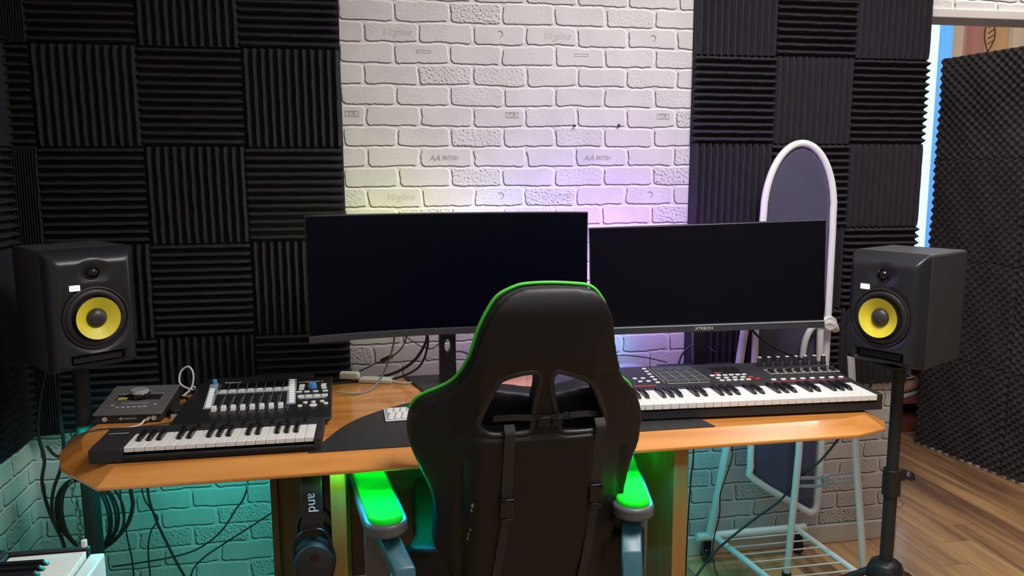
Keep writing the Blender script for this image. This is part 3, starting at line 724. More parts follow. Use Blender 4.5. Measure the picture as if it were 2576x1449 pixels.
# --- fader mixer controller
t = thing('mixer_controller', 'black desktop mixer controller with eight white faders and blue knobs', 'mixer', (.425, -.565, DZ), .0)
Wd, Dp = .415, .370
zf, zb = .022, .044
def mz(y): return zf+(zb-zf)*y/Dp
sk = .035      # slight taper as the sides lean
obj('case', MB().hexa([(.005, .012, .006), (Wd-.005, .012, .006), (Wd-.015, Dp, .006), (.03, Dp, .006)], [(0, 0, zf), (Wd+.006, 0, zf), (Wd-.006, Dp, zb), (.018, Dp, zb)]), 'black', t, bevel=.006, seg=3)
obj('foot', MB().box(.03, .07, .03, .06, 0, .008).box(.34, .38, .03, .06, 0, .008).box(.05, .09, .31, .34, 0, .008).box(.33, .37, .31, .34, 0, .008), 'rubber', t)
def MZ(x, y, l=0): return (x, y, mz(y)+l)
def slab(x0, x1, y0, y1, th, dx=0):
    return MB().hexa([(x0, y0, mz(y0)), (x1, y0, mz(y0)), (x1+dx, y1, mz(y1)), (x0+dx, y1, mz(y1))], [(x0, y0, mz(y0)+th), (x1, y0, mz(y0)+th), (x1+dx, y1, mz(y1)+th), (x0+dx, y1, mz(y1)+th)])
# measured on the plane: y here = y0 + .075 + v
o_ = lambda u, w_: (u+.035, w_+.075)
gp = MB()
for x0, x1, y0, y1, dx in ((.068, .092, .125, .345, -.018), (.290, .315, .128, .355, -.014), (.078, .285, .245, .278, -.006)):
    s_ = slab(x0, x1, y0, y1, .0008, dx); gp.add(s_.v, s_.f)
s_ = slab(.322, .395, .166, .200, .0008, -.004); gp.add(s_.v, s_.f)
obj('grey_panel_print', gp, 'greyp', t)
buttons(t, [MZ(.0785-.018*(i/9)+.0, .140+.021*i) for i in range(8)], .014, .010, .004, 'litw', 'lit_button')
buttons(t, [MZ(.3025-.014*(i/9), .145+.0215*i) for i in range(10)], .015, .011, .004, 'litw', 'lit_button')
buttons(t, [MZ(.0985+.0257*i, .270) for i in range(8)], .017, .009, .004, 'white', 'select_button')
buttons(t, [MZ(.094+.0257*(i//2)+.0095*(i % 2), .254) for i in range(16)], .0065, .007, .004, 'white', 'mute_button')
ln = MB()
for i in range(9):
    s_ = slab(.093+.0255*i, .0938+.0255*i, .075, .335, .0006, -.012+.0007*i); ln.add(s_.v, s_.f)
s_ = slab(.10, .282, .296, .335, .0004, -.004); obj('channel_display', s_, 'blackg', t)
tk = MB()
for i in range(8):
    for j in range(9):
        y = .105+.0125*j; x = .108+.0255*i
        s_ = slab(x, x+.005+(.003 if j % 4 == 0 else 0), y, y+.0011, .0006); tk.add(s_.v, s_.f)
obj('scale_marks', tk, 'greyp', t); obj('divider_lines', ln, 'greyp', t)
for i in range(8):
    fd = obj('fader', MB().box(-.0015, .0015, 0, .115, 0, .0007), 'hole', t); fd.location = MZ(.1005+.0252*i, .100)
    fd.rotation_euler = (math.atan((zb-zf)/Dp), 0, 0)
    cp = MB().hexa([(-.007, -.004, 0), (.007, -.004, 0), (.007, .016, 0), (-.007, .016, 0)], [(-.0065, -.002, .011), (.0065, -.002, .011), (.0065, .014, .013), (-.0065, .014, .013)])
    cp.box(-.0065, .0065, .004, .0075, .011, .0135)
    obj('fader_cap', cp, 'white', fd, bevel=.001)
kb = obj('dial', MB().lathe([(.0135, 0), (.0135, .004), (.0115, .012), (.011, .015), (.009, .016)], (0, 0, 0), (0, 0, 1), 24), 'blue', t, sm=40); kb.location = MZ(.353, .262)
tag(kb, 'large blue dial'); kb = obj('dial', MB().lathe([(.008, 0), (.008, .004), (.0065, .013), (.0055, .014)], (0, 0, 0), (0, 0, 1), 20), 'blue', t, sm=40); kb.location = MZ(.062, .345)
tag(kb, 'small blue dial')
pb = [(.322+.0, .285), (.322, .268), (.322, .248), (.385, .283), (.385, .266), (.388, .248), (.318, .224), (.340, .222), (.365, .222), (.392, .222)]
buttons(t, [MZ(x, y) for x, y in pb], .0155, .0095, .004, 'white', 'function_button')
buttons(t, [MZ(.325+.0225*i, .183) for i in range(4)], .0165, .022, .004, 'white', 'mode_button')
buttons(t, [MZ(.328, .105), MZ(.341, .130), MZ(.363, .132), MZ(.387, .134), MZ(.398, .115)], .0145, .0125, .004, 'white', 'transport_button', True)
buttons(t, [MZ(.364, .105)], .024, .020, .004, 'white', 'play_button', True)
text('brand_lettering', 'PreSonus', .0125, 'inkw', t, MZ(.115, .347, .0008), (math.atan((zb-zf)/Dp), 0, 0), .0002)
text('model_lettering', 'FADERPORT 8', .0115, 'inkw', t, MZ(.345, .318, .0008), (math.atan((zb-zf)/Dp), 0, 0), .0002)

# --- audio interface
t = thing('audio_interface', 'grey desktop audio interface with a big silver knob, at the left end of the desk', 'audio interface', (.208, -.430, DZ), -.085)
Wd, Dp = .180, .170; zf, zb = .024, .058
def iz(y): return zf+(zb-zf)*y/Dp
def islab(x0, x1, y0, y1, th=.0012, m=None):
    m = m or MB(); return m.hexa([(x0, y0, iz(y0)-.001), (x1, y0, iz(y0)-.001), (x1, y1, iz(y1)-.001), (x0, y1, iz(y1)-.001)], [(x0, y0, iz(y0)+th), (x1, y0, iz(y0)+th), (x1, y1, iz(y1)+th), (x0, y1, iz(y1)+th)])
obj('case', MB().hexa([(.004, .004, .003), (Wd-.004, .004, .003), (Wd-.004, Dp, .003), (.004, Dp, .003)], [(.004, .004, iz(.004)), (Wd-.004, .004, iz(.004)), (Wd-.004, Dp, iz(Dp)), (.004, Dp, iz(Dp))]), 'blackm', t, bevel=.001)
obj('top_plate', islab(0, Wd, 0, Dp, .003), 'interf', t, bevel=.0012)
obj('foot', MB().box(.01, .03, .01, .03, 0, .004).box(.15, .17, .01, .03, 0, .004).box(.01, .03, .14, .16, 0, .004).box(.15, .17, .14, .16, 0, .004), 'rubber', t)
obj('meter_display', islab(.030, .150, .080, .112, .0035), 'glassd', t)
obj('meter_glow', islab(.034, .060, .082, .096, .0038), 'glow', t)
L_ = MB(); islab(.028, .062, .115, .1165, .0038, L_); islab(.118, .152, .115, .1165, .0038, L_); islab(.070, .110, .135, .1365, .0038, L_); islab(.055, .125, .060, .0615, .0038, L_)
obj('panel_line', L_, 'line', t)
kn = obj('volume_knob', MB().lathe([(.027, 0), (.0265, .010), (.025, .012)], (0, 0, 0), (0, 0, 1), 40), 'blackg', t, sm=40); kn.location = (.090, .100, iz(.100)+.003)
obj('knob_cap', MB().lathe([(.0245, .012), (.024, .020), (.022, .0215), (.018, .0205)], (0, 0, 0), (0, 0, 1), 40), 'alu', kn, sm=40)
buttons(t, [(.050+.0145*i, .040, iz(.040)+.002) for i in range(6)]+[(.033, .052, iz(.052)+.002), (.147, .052, iz(.052)+.002)], .008, .004, .002, 'white', 'button')
jk = MB()
for x in (.030, .158): jk.lathe([(.0065, 0), (.0065, .003), (.0035, .003), (.0030, .0005)], (x, .004, .013), (0, -1, 0), 18)
obj('jack_socket', jk, 'alu', t, sm=40)
lg = MB().prism([(.066, .013), (.072, .018), (.078, .013), (.072, .008)], 0, .0008, lambda x, y, z: (x, .004-z, y)).box(.080, .098, .0032, .004, .0115, .0145).box(.100, .112, .0032, .004, .0115, .0145)
obj('logo_print', lg, 'greyp', t)
pl = obj('plug', MB().cyl((.145, .004, .013), (.145, -.014, .013), .0042, 14), 'alu', t, sm=True)
cb = MB().tube([(.345, -.452, DZ+.012), (.338, -.475, DZ+.006), (.315, -.487, DZ+.0035), (.30, -.490, DZ+.0035)], .0028, 8)
tag(obj('audio_cable', cb, 'cablew', sm=True), 'short white cable plugged into the front of the audio interface', 'cable')

# --- black box behind the mixer
t = thing('router_box', 'low matte black box behind the mixer controller', 'box', (.45, -.185, DZ), .02)
obj('case', MB().box(0, .32, 0, .085, .002, .030), 'blackm', t, bevel=.003)
obj('foot', MB().box(.01, .03, .01, .03, 0, .003).box(.29, .31, .01, .03, 0, .003), 'rubber', t)

# --- card reader + small items between interface and mixer
t = thing('card_reader', 'small dark faceted gadget with a silver front beside the mixer', 'gadget', (.435, -.40, DZ), 0)
t.location = (.395, -.415, DZ)
obj('case', MB().prism([(0, .02), (.015, .0), (.04, .0), (.046, .02), (.046, .05), (.03, .065), (.01, .06)], .012, .024), 'blackm', t, bevel=.002)
obj('front_block', MB().box(.008, .042, -.004, .02, 0, .012), 'alu', t, bevel=.001)

# ------------------------------------------------------------------ desk mat, white keyboard, disc
mp = [(.795, -.815), (1.845, -.800), (1.830, -.70), (1.70, -.50), (1.50, -.33), (1.35, -.29), (1.20, -.33), (1.05, -.40), (.94, -.49), (.875, -.58), (.83, -.69)]
mm = [tuple(p)[:2] for p in smooth([(x, y, 0) for x, y in mp[2:]], 5)]
DM = MB().prism([mp[0], mp[1]]+mm, DZ, DZ+.003)
dm = obj('desk_mat', DM, 'mat', bevel=.0008)
# front edge lies on the flat top of the desk
for vtx in dm.data.vertices:
    if vtx.co.y < -.77: vtx.co.y = -.770
tag(dm, 'large black arched desk mat at the middle front of the desk', 'desk mat')
t = thing('computer_keyboard', 'slim white computer keyboard lying on the black desk mat', 'keyboard', (.985, -.572, DZ+.003), .03)
obj('case', MB().box(0, .28, 0, .114, 0, .006), 'white', t, bevel=.004, seg=3)
kc = obj('key', MB().box(-.0075, .0075, -.0075, .0075, 0, .0025), 'keyw', t, bevel=.0008); first = True
for r in range(5):
    for i in range(14):
        o = kc if first else copyo(kc); first = False
        o.location = (.016+.0185*i+.003*(r % 3), .014+.0205*r, .006)
gl = obj('key_gaps', MB().box(.004, .276, .003, .111, .006, .0066), 'greyp', t)
dsk = MB(); nn = 48
v = [(r*math.cos(2*PI*i/nn), r*math.sin(2*PI*i/nn), z) for r, z in ((.06, 0), (.06, .0012), (.0075, .0012), (.0075, 0)) for i in range(nn)]
dsk.add(v, [(k*nn+i, k*nn+(i+1) % nn, ((k+1) % 4)*nn+(i+1) % nn, ((k+1) % 4)*nn+i) for k in range(4) for i in range(nn)])
o = obj('compact_disc', dsk, 'cd', sm=30); o.location = (1.825, -.105, DZ)
tag(o, 'shiny compact disc lying on the desk behind the right keyboard', 'disc')

# ------------------------------------------------------------------ gaming chair
CH = thing('gaming_chair', 'black gaming chair with green piping and green armrest pads, back to the viewer', 'chair', (1.311, -.925, 0))
Lp = [(.042, 1.199), (-.002, 1.198), (-.029, 1.193), (-.064, 1.173), (-.088, 1.137), (-.107, 1.097), (-.117, 1.06), (-.128, 1.028), (-.15, .986), (-.177, .961), (-.231, .928), (-.253, .896), (-.262, .852), (-.257, .817), (-.241, .775), (-.225, .738), (-.21, .696), (-.203, .647), (-.205, .595), (-.208, .53), (-.212, .440)]
Rp = [(.088, 1.196), (.134, 1.188), (.163, 1.159), (.18, 1.123), (.191, 1.065), (.205, 1.012), (.232, .961), (.264, .929), (.285, .882), (.292, .85), (.288, .798), (.276, .762), (.264, .726), (.254, .672), (.250, .606), (.252, .549), (.258, .440)]
ox = -.015
silh = [((x-.012)*1.018+.012+ox, z) for x, z in Rp[::-1]+Lp]          # right-bottom ... top ... left-bottom
H1 = [(-.110, .895), (-.100, .874), (-.073, .865), (-.009, .866), (.004, .883), (.007, .931), (.017, .988), (.009, 1.003), (-.022, 1.002), (-.056, .992), (-.071, .979), (-.091, .937)]
H2 = [(.057, 1.0), (.051, .977), (.062, .928), (.074, .873), (.088, .862), (.15, .86), (.173, .866), (.178, .881), (.157, .932), (.136, .972), (.107, .988), (.070, 1.002)]
H1 = [(x+ox, z) for x, z in H1]; H2 = [(x+ox, z) for x, z in H2]
def lean(z): return -.16*(z-.45)
def remeshed(name, loops, y0, y1, vox, mat, parent, warp, smi=8):
    """solid plate from 2D loops (first outer, others holes), voxel-remeshed and smoothed, then warped"""
    cu = bpy.data.curves.new(name+'_c', 'CURVE'); cu.dimensions = '2D'; cu.fill_mode = 'BOTH'; cu.extrude = (y1-y0)/2
    for lp in loops:
        s = cu.splines.new('POLY'); P = smooth([(x, z, 0) for x, z in lp], 4, True); s.points.add(len(P)-1)
        for i, p in enumerate(P): s.points[i].co = (p.x, p.y, 0, 1)
        s.use_cyclic_u = True
    t_ = bpy.data.objects.new(name+'_t', cu); COL.objects.link(t_); bpy.context.view_layer.update()
    me = bpy.data.meshes.new_from_object(t_.evaluated_get(bpy.context.evaluated_depsgraph_get()))
    bpy.data.objects.remove(t_)
    bm = bmesh.new(); bm.from_mesh(me); bmesh.ops.remove_doubles(bm, verts=bm.verts[:], dist=1e-5); bmesh.ops.recalc_face_normals(bm, faces=bm.faces[:])
    for q in bm.verts: q.co = (q.co.x, q.co.z+(y0+y1)/2, q.co.y)
    bmesh.ops.recalc_face_normals(bm, faces=bm.faces[:]); bm.to_mesh(me); bm.free()
    o = bpy.data.objects.new(name, me); COL.objects.link(o)
    rm = o.modifiers.new('r', 'REMESH'); rm.mode = 'VOXEL'; rm.voxel_size = vox
    sm_ = o.modifiers.new('s', 'SMOOTH'); sm_.iterations = smi; sm_.factor = .5
    bpy.context.view_layer.update()
    m2 = bpy.data.meshes.new_from_object(o.evaluated_get(bpy.context.evaluated_depsgraph_get()))
    o.modifiers.clear(); o.data = m2; bpy.data.meshes.remove(me)
    for q in m2.vertices: q.co = warp(q.co)
    m2.polygons.foreach_set('use_smooth', [True]*len(m2.polygons)); m2.materials.clear(); m2.materials.append(MT[mat]); o.parent = parent
    return o
def grow(l, d):
    c_ = (sum(p[0] for p in l)/len(l), sum(p[1] for p in l)/len(l)); r = []
    for x, z in l:
        q = math.hypot(x-c_[0], z-c_[1]); r.append((x+(x-c_[0])/q*d, z+(z-c_[1])/q*d))
    return r
def cwarp(co):
    x, y, z = co
    xc = x-.0
    hw = .20 if z < .74 else .13
    wing = max(0, abs(xc)-.13)
    y2 = y+wing*.55*(1 if z < 1.0 else .6)          # side bolsters sweep forward
    if y < .045:      # back face : central panel slightly proud, crowned headrest top
        y2 += -.010*math.exp(-((abs(xc))/.17)**4)*(1 if z < .85 else .4)
        y2 += .028*max(0, (z-1.13)/.07)**2
        # recess around holes
        if .84 < z < 1.03 and abs(xc-.02) < .20: y2 += .010*math.exp(-(((z-.935)/.075)**4))*math.exp(-(((xc-.02)/.17)**4))
        # vertical crease lines between panel and bolsters
        if z < .80:
            for cx_ in (-.165, .225): y2 += .010*math.exp(-((xc-cx_)/.009)**2)
    return Vector((x, y2+lean(z), z-.002*max(0, (z-.8)/.4)))
remeshed('backrest', [silh, grow(H1, .006)[::-1], grow(H2, .006)[::-1]], 0, .085, .006, 'leather', CH, cwarp, 9)
def onback(x, z, off=0): return cwarp(Vector((x, 0, z)))+Vector((0, off, 0))
sp_ = MB()
P_ = [cwarp(Vector((x, .06, z)))+Vector(((x/abs(x) if abs(x) > .05 else 0)*.0035, .0, .004 if z > 1.1 else .001)) for x, z in silh if z > .86]
sp_.tube(P_, .0042, 8, sm=5); obj('green_piping', sp_, 'piping', CH, sm=True)
for H in (H1, H2):
    b_ = MB(); P_ = [onback(x, z, .006) for x, z in grow(H, .006)]
    b_.tube(P_, .0080, 10, closed=True, sm=4); obj('hole_bezel', b_, 'black', CH, sm=True)
# cushion seen through the holes, straps, buckles
def puff(co):
    x, y, z = co; return Vector((x, y+lean(z)+.0, z))
remeshed('lumbar_cushion', [[(-.15, .71), (.19, .71), (.20, .78), (.185, .91), (.15, .938), (.09, .928), (.03, .922), (-.05, .935), (-.11, .940), (-.15, .905), (-.165, .78)]], .10, .19, .008, 'leather2', CH, puff, 10)
for i, (xx, zl) in enumerate(((-.062, .712), (.150, .728))):
    P_ = [onback(xx, .885, -.001), onback(xx, .872, -.014), onback(xx-.0, .855, -.014), onback(xx-.002, .80, -.006), onback(xx-.004, zl, -.006), onback(xx-.006, zl-.07, -.006)]
    s = MB().strip(P_, .024, th=.002); so = obj('strap', s, 'strap', CH)
    P_ = [onback(xx-.006, zl-.07, -.006), onback(xx-.012, .60, -.006), onback(xx-.022, .52, -.006), onback(xx-.035, .45, -.006)]
    obj('strap', MB().strip(P_, .020, th=.002), 'strap', CH)
    c_ = onback(xx-.004, zl-.02, -.009)
    bk = MB().box(c_.x-.016, c_.x+.016, c_.y-.006, c_.y+.002, c_.z-.028, c_.z+.010).box(c_.x-.014, c_.x+.014, c_.y-.005, c_.y+.002, c_.z-.045, c_.z-.031).box(c_.x-.016, c_.x+.016, c_.y-.008, c_.y+.002, c_.z+.012, c_.z+.016)
    obj('buckle', bk, 'blackg', CH, bevel=.0015)
# horizontal cushion strap with clasp
z_ = .890
P_ = [onback(-.095, z_+.004, .02), onback(-.04, z_+.008, .008), onback(.03, z_+.006, -.006), onback(.10, z_+.010, .0), onback(.165, z_-.004, .02)]
obj('strap', MB().strip(P_, .014, (0, 0, 1), .002), 'strap', CH)
c_ = onback(.030, z_, -.012)
cl = MB().box(c_.x-.030, c_.x+.000, c_.y-.004, c_.y+.006, c_.z-.010, c_.z+.012).box(c_.x+.004, c_.x+.028, c_.y-.004, c_.y+.006, c_.z-.009, c_.z+.010)
cl.tube([(c_.x+.0, c_.y, c_.z+.004), (c_.x+.02, c_.y-.003, c_.z+.014), (c_.x+.040, c_.y, c_.z+.018), (c_.x+.048, c_.y, c_.z+.002)], .0022, 6)
obj('clasp', cl, 'blackg', CH, bevel=.0015)
# scuffs in the leather
random.seed(3)
sf = MB()
for (x, z, r) in ((-.142, .688, .008), (-.144, .676, .005), (-.146, .625, .004), (-.150, .612, .005), (-.152, .600, .004), (.222, .70, .003), (.220, .66, .0025)):
    nn = 7; P_ = []
    for k in range(nn):
        a = 2*PI*k/nn; q = r*random.uniform(.45, 1); P_.append(onback(x+q*.45*math.cos(a), z+q*math.sin(a)*1.3, -.0002))
    sf.add([p for p in P_]+[p+Vector((0, .003, 0)) for p in P_], [tuple(range(nn))]+[(k, (k+1) % nn, nn+(k+1) % nn, nn+k) for k in range(nn)])
obj('scuff_patch', sf, 'wear', CH)
# seat
remeshed('seat', [[(-.25, 0), (.27, 0), (.285, .12), (.27, .42), (.22, .47), (-.20, .47), (-.25, .42), (-.265, .12)]], 0, .11, .012, 'leather', CH, lambda co: Vector((co.x, co.z+.03, .40+co.y+(.05 if abs(co.x-.01) > .18 and co.y > .05 else 0))), 8)
obj('seat_plate', MB().box(-.14, .16, .12, .42, .37, .41), 'black', CH, bevel=.005)
obj('recline_hinge', MB().cyl((-.215, .04, .45), (-.235, .04, .45), .045, 24), 'black', CH, bevel=.004)
obj('recline_hinge', MB().cyl((.265, .04, .45), (.285, .04, .45), .045, 24), 'black', CH, bevel=.004)
for sd in (-1, 1):
    # armrest : pad + rim + bracket ; pads splay outward toward the desk
    if sd < 0: a0, a1 = Vector((.974, -.905)), Vector((.930, -.585))
    else: a0, a1 = Vector((1.566, -.925)), Vector((1.630, -.605))
    o2 = Vector((1.311, -.925)); a0 -= o2; a1 -= o2
    d_ = (a1-a0).normalized(); nn_ = Vector((d_.y, -d_.x))
    def rr(hw, ex):
        P = []
        for k in range(9):
            a = PI+PI*k/8; P.append(a0+nn_*hw*math.cos(a)+d_*hw*math.sin(a)*1.0-d_*ex*.0)
        for k in range(9):
            a = PI*k/8; P.append(a1+nn_*hw*math.cos(a)+d_*hw*math.sin(a))
        return [(p.x, p.y) for p in P]
    ar = obj('armrest', MB().prism(rr(.050, 0), .618, .650), 'armpl', CH, bevel=.008, seg=3)
    obj('armrest_pad', MB().prism(rr(.040, 0), .645, .661), 'armpad', ar, bevel=.006, seg=3)
    xo = -.002 if sd < 0 else -.002
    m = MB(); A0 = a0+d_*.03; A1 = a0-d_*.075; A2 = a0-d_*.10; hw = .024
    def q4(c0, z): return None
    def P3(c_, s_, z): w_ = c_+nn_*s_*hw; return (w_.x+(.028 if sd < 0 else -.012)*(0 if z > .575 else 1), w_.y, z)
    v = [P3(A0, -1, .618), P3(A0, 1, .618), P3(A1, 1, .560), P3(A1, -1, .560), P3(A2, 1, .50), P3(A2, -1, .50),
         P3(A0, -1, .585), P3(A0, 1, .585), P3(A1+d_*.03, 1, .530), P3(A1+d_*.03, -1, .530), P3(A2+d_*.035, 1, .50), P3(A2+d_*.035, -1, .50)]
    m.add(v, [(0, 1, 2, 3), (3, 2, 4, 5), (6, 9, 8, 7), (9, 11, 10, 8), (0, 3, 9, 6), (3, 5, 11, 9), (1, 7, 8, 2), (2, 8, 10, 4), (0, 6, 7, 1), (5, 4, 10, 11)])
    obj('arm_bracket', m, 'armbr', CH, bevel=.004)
    mc = (a0+a1)/2
    obj('arm_post', MB().box(mc.x-.03, mc.x+.03, mc.y-.10, mc.y+.05, .42, .62).box(min(mc.x, 0), max(mc.x, 0), mc.y-.04, mc.y+.02, .375, .40), 'armpl', CH, bevel=.006)
obj('gas_cylinder', MB().cyl((.01, .26, .12), (.01, .26, .38), .026, 24), 'black', CH, sm=True)
bs = MB().cyl((.01, .26, .07), (.01, .26, .13), .04, 24)
obj('base_hub', bs, 'black', CH, bevel=.004)
for k in range(5):
    a = 2*PI*k/5+.3; e = Vector((.01+.29*math.cos(a), .26+.29*math.sin(a), .075)); c_ = Vector((.01, .26, .10))
    lg = obj('base_leg', MB().tube([c_, (c_+e)/2+Vector((0, 0, .006)), e], lambda t: .022-.007*t, 10), 'black', CH, sm=True)
    obj('caster', MB().cyl(e+Vector((-.02, 0, -.048)), e+Vector((-.005, 0, -.048)), .027, 18).cyl(e+Vector((.005, 0, -.048)), e+Vector((.02, 0, -.048)), .027, 18).cyl(e+Vector((0, 0, -.05)), e, .006, 8), 'blackg', lg)

# ------------------------------------------------------------------ headphones hanging under the desk
t = thing('headphones', 'black headphones hanging under the desk beside the left leg panel', 'headphones', (.800, -.735, .0))
def hb_(zt, rad, w_, th, zb_):
    P = [(0, -rad, zb_)]+[(0, -rad*math.cos(a), zt-rad*1.0+rad*math.sin(a)) for a in [PI*k/8 for k in range(9)]]+[(0, rad, zb_)]
    return MB().strip(P, w_, (1, 0, 0), th, sm=4)
hbnd = obj('headband', hb_(.716, .055, .050, .010, .585), 'black', t, bevel=.002)
obj('headband_cushion', hb_(.704, .046, .040, .008, .62), 'leather', t, bevel=.002)
text('brand_lettering', 'and', .034, 'inkw', hbnd, (.003, -.0612, .655), (PI/2, PI/2, 0), .0003)
for sy in (-1, 1):
    yk = sy*.058
    yoke = obj('yoke', MB().tube([(-.046, yk, .50), (-.043, yk+.003*sy, .555), (-.02, yk+.004*sy, .585), (.02, yk+.004*sy, .585), (.04, yk+.003*sy, .555), (.042, yk, .50)], .0045, 8).box(-.02, .02, yk-.004, yk+.004, .572, .600), 'blackg', t, sm=50)
    ec = obj('ear_cup', MB().lathe([(.030, .020), (.044, .016), (.050, .004), (.050, -.008), (.046, -.012)][::-1], (0, yk, .495), (0, sy, 0), 36, 1, 1.25), 'blackm', t, sm=40)
    obj('ear_cushion', MB().lathe([(.040, -.034), (.050, -.028), (.052, -.020), (.049, -.011)], (0, yk, .495), (0, sy, 0), 36, 1, 1.25), 'leather2', ec, sm=True)
    obj('cup_badge', MB().box(-.006, .012, yk+sy*.0200, yk+sy*.0212, .515, .530), 'screw', ec)
hk = obj('headphone_hook', MB().box(.785, .815, -.76, -.70, tb-.004, tb).tube([(.80, -.735, tb-.004), (.80, -.735, .712), (.80, -.735, .700), (.80, -.715, .694), (.80, -.700, .704)], .003, 8), 'chain', sm=50)
tag(hk, 'small metal hook under the desk holding the headphones', 'hook')

# ------------------------------------------------------------------ ironing board
t = thing('ironing_board', 'folded white framed ironing board with dark navy cover leaning on the wall', 'ironing board', (2.395, -.13, 0), -.0)
def ib_outline(g=0):
    P = []
    hw = .132+g
    # top rounded nose (z up)
    for k in range(21):
        a = PI*k/20; P.append((.012+hw*math.cos(a)*(1), 1.30+ (.235+g)*math.sin(a)))
    P += [(-.130-g, 1.0), (-.128-g, .5), (-.125-g, .395), (-.110-g, .345-g*.5), (.095, .215-g), (.125, .205-g), (.146+g, .24-g*.5), (.148+g, .5), (.146+g, 1.0)]
    return P
lw = lambda co: Vector((co.x+.010+.020*(co.z-.4), co.y+(.03*(co.z-.8)), co.z))
remeshed('padded_cover', [ib_outline(-.012)], -.006, .012, .008, 'fabric', t, lw, 3)
rim = MB(); rim.tube([lw(Vector((x, -.004, z))) for x, z in ib_outline(0)], .0125, 12, closed=True, sm=3)
obj('frame_rim', rim, 'whitem', t, sm=True)
obj('rear_handle', MB().tube([(.062, -.035, .55), (.055, -.035, .75), (.060, -.035, .84), (.085, -.035, .895), (.118, -.034, .905)], .011, 10).tube([(.128, -.035, .55), (.118, -.034, .905), (.115, -.03, .95)], .0125, 10), 'whitem', t, sm=True)
obj('leg_clip', MB().tube([(.11, -.04, .905), (.14, -.045, .915), (.165, -.04, .90), (.18, -.03, .885)], .014, 10).lathe([(.024, -.01), (.026, 0), (.024, .01)], (.145, -.045, .912), (0, 1, 0), 16), 'white', t, sm=True)
l1 = obj('leg', MB().tube([(.045, -.06, .62), (.035, -.075, .45), (-.012, -.115, .012)], .0125, 12, sm=1), 'whitem', t, sm=True)
l2 = obj('leg', MB().tube([(.203, -.095, .80), (.235, -.11, .45), (.275, -.14, .012)], .0125, 12, sm=1), 'whitem', t, sm=True)
for L, x, y in ((l1, -.0125, -.115), (l2, .276, -.14)): obj('foot_cap', MB().cyl((x, y, 0), (x, y, .03), .016, 14), 'rubber', L)
br = MB()
def plate(x0, x1, z0, z1, y, sl):
    w_ = x1-x0
    br.hexa([(x0, y, z0), (x1, y-.02, z0+sl), (x1, y-.017, z0+sl), (x0, y+.003, z0)], [(x0, y, z0+.012), (x1, y-.02, z0+sl+.012), (x1, y-.017, z0+sl+.012), (x0, y+.003, z0+.012)])
    br.hexa([(x0, y, z1-.012), (x1, y-.02, z1+sl-.012), (x1, y-.017, z1+sl-.012), (x0, y+.003, z1-.012)], [(x0, y, z1), (x1, y-.02, z1+sl), (x1, y-.017, z1+sl), (x0, y+.003, z1)])
plate(.02, .13, .330, .372, -.085, .0); plate(.13, .25, .332, .376, -.095, .012)
br.box(.018, .032, -.088, -.082, .33, .372); br.box(.12, .14, -.108, -.09, .33, .376); br.box(.236, .255, -.12, -.112, .34, .39)
obj('slotted_bracket', br, 'greyp', t, bevel=.001)

# ------------------------------------------------------------------ wheeled clothes rack with wire shelf
t = thing('clothes_rack', 'white tubular clothes rack on black casters with a low wire shelf, by the back wall', 'rack', (2.16, -.05, 0))
obj('end_bar', MB().tube([(-.04, -.01, .098), (.40, -.01, .098)], .016, 14, sm=1), 'whitem', t, sm=True)
for i, x in enumerate((.03, .36)):
    ex = (.075, .385)[i]
    obj('side_bar', MB().tube([(x, -.015, .098), (ex, -.36, .098), (ex+.012, -.50, .098)], .011, 12, sm=1), 'whitem', t, sm=True)
obj('end_bar', MB().tube([(.05, -.50, .098), (.43, -.50, .098)], .013, 12, sm=1), 'whitem', t, sm=True)
wr = MB()
for k in range(7):
    y = -.055-.058*k; x0 = .03+(.075-.03)*(-y)/.36; x1 = .36+(.385-.36)*(-y)/.36
    wr = MB().tube([(x0, y, .100), (x1, y, .100)], .0028, 8, sm=1); obj('shelf_wire', wr, 'whitem', t, sm=True)
obj('upright', MB().tube([(.012, -.01, .10), (.045, -.055, .46), (.075, -.075, .80), (.100, -.09, 1.05)], .0145, 12, sm=3), 'whitem', t, sm=True)
for x, y in ((.0, -.01), (.37, -.01), (.09, -.50), (.40, -.50)):
    obj('caster', MB().cyl((x-.012, y, .028), (x+.012, y, .028), .028, 20).box(x-.015, x+.015, y-.012, y+.012, .035, .085), 'blackg', t, bevel=.002)

# ------------------------------------------------------------------ digital piano, front left
t = thing('digital_piano', 'digital piano with white cheek and long white keys in the lower left corner', 'piano', (.345, -.945, 0), math.radians(-90))
# local x -> world -y (towards the viewer), local y -> world +x ... keys face +x world
ZP = .650
t.rotation_euler = (0, 0, -PI/2)
# local (x,y): world = (375 + y, -.945 - x) ; front edge of keys at y=0, rear at y=-.30
Lg = 1.22
obj('case', MB().box(.0, Lg, -.30, .028, ZP-.095, ZP-.018).box(0, Lg, -.30, -.15, ZP-.02, ZP+.010), 'blackm', t, bevel=.004)
tag(obj('control_panel', MB().hexa([(.0, -.30, ZP+.01), (Lg, -.30, ZP+.01), (Lg, -.155, ZP+.010), (.0, -.155, ZP+.010)], [(.0, -.30, ZP+.026), (Lg, -.30, ZP+.026), (Lg, -.152, ZP+.016), (.0, -.152, ZP+.016)]), 'blackm', t, bevel=.003), 'black control panel')
tag(obj('key_slip', MB().box(-.004, Lg, .004, .034, ZP-.095, ZP-.010), 'whitem', t, bevel=.004), 'white front rail')
tag(obj('end_cheek', MB().box(-.016, -.001, -.30, .003, ZP-.095, ZP+.004), 'blackm', t, bevel=.003), 'black end block')
tag(obj('lid_peg', MB().box(-.014, -.004, -.012, -.002, ZP+.003, ZP+.020), 'whitem', t, bevel=.002), 'small pale peg')
PW = .0235
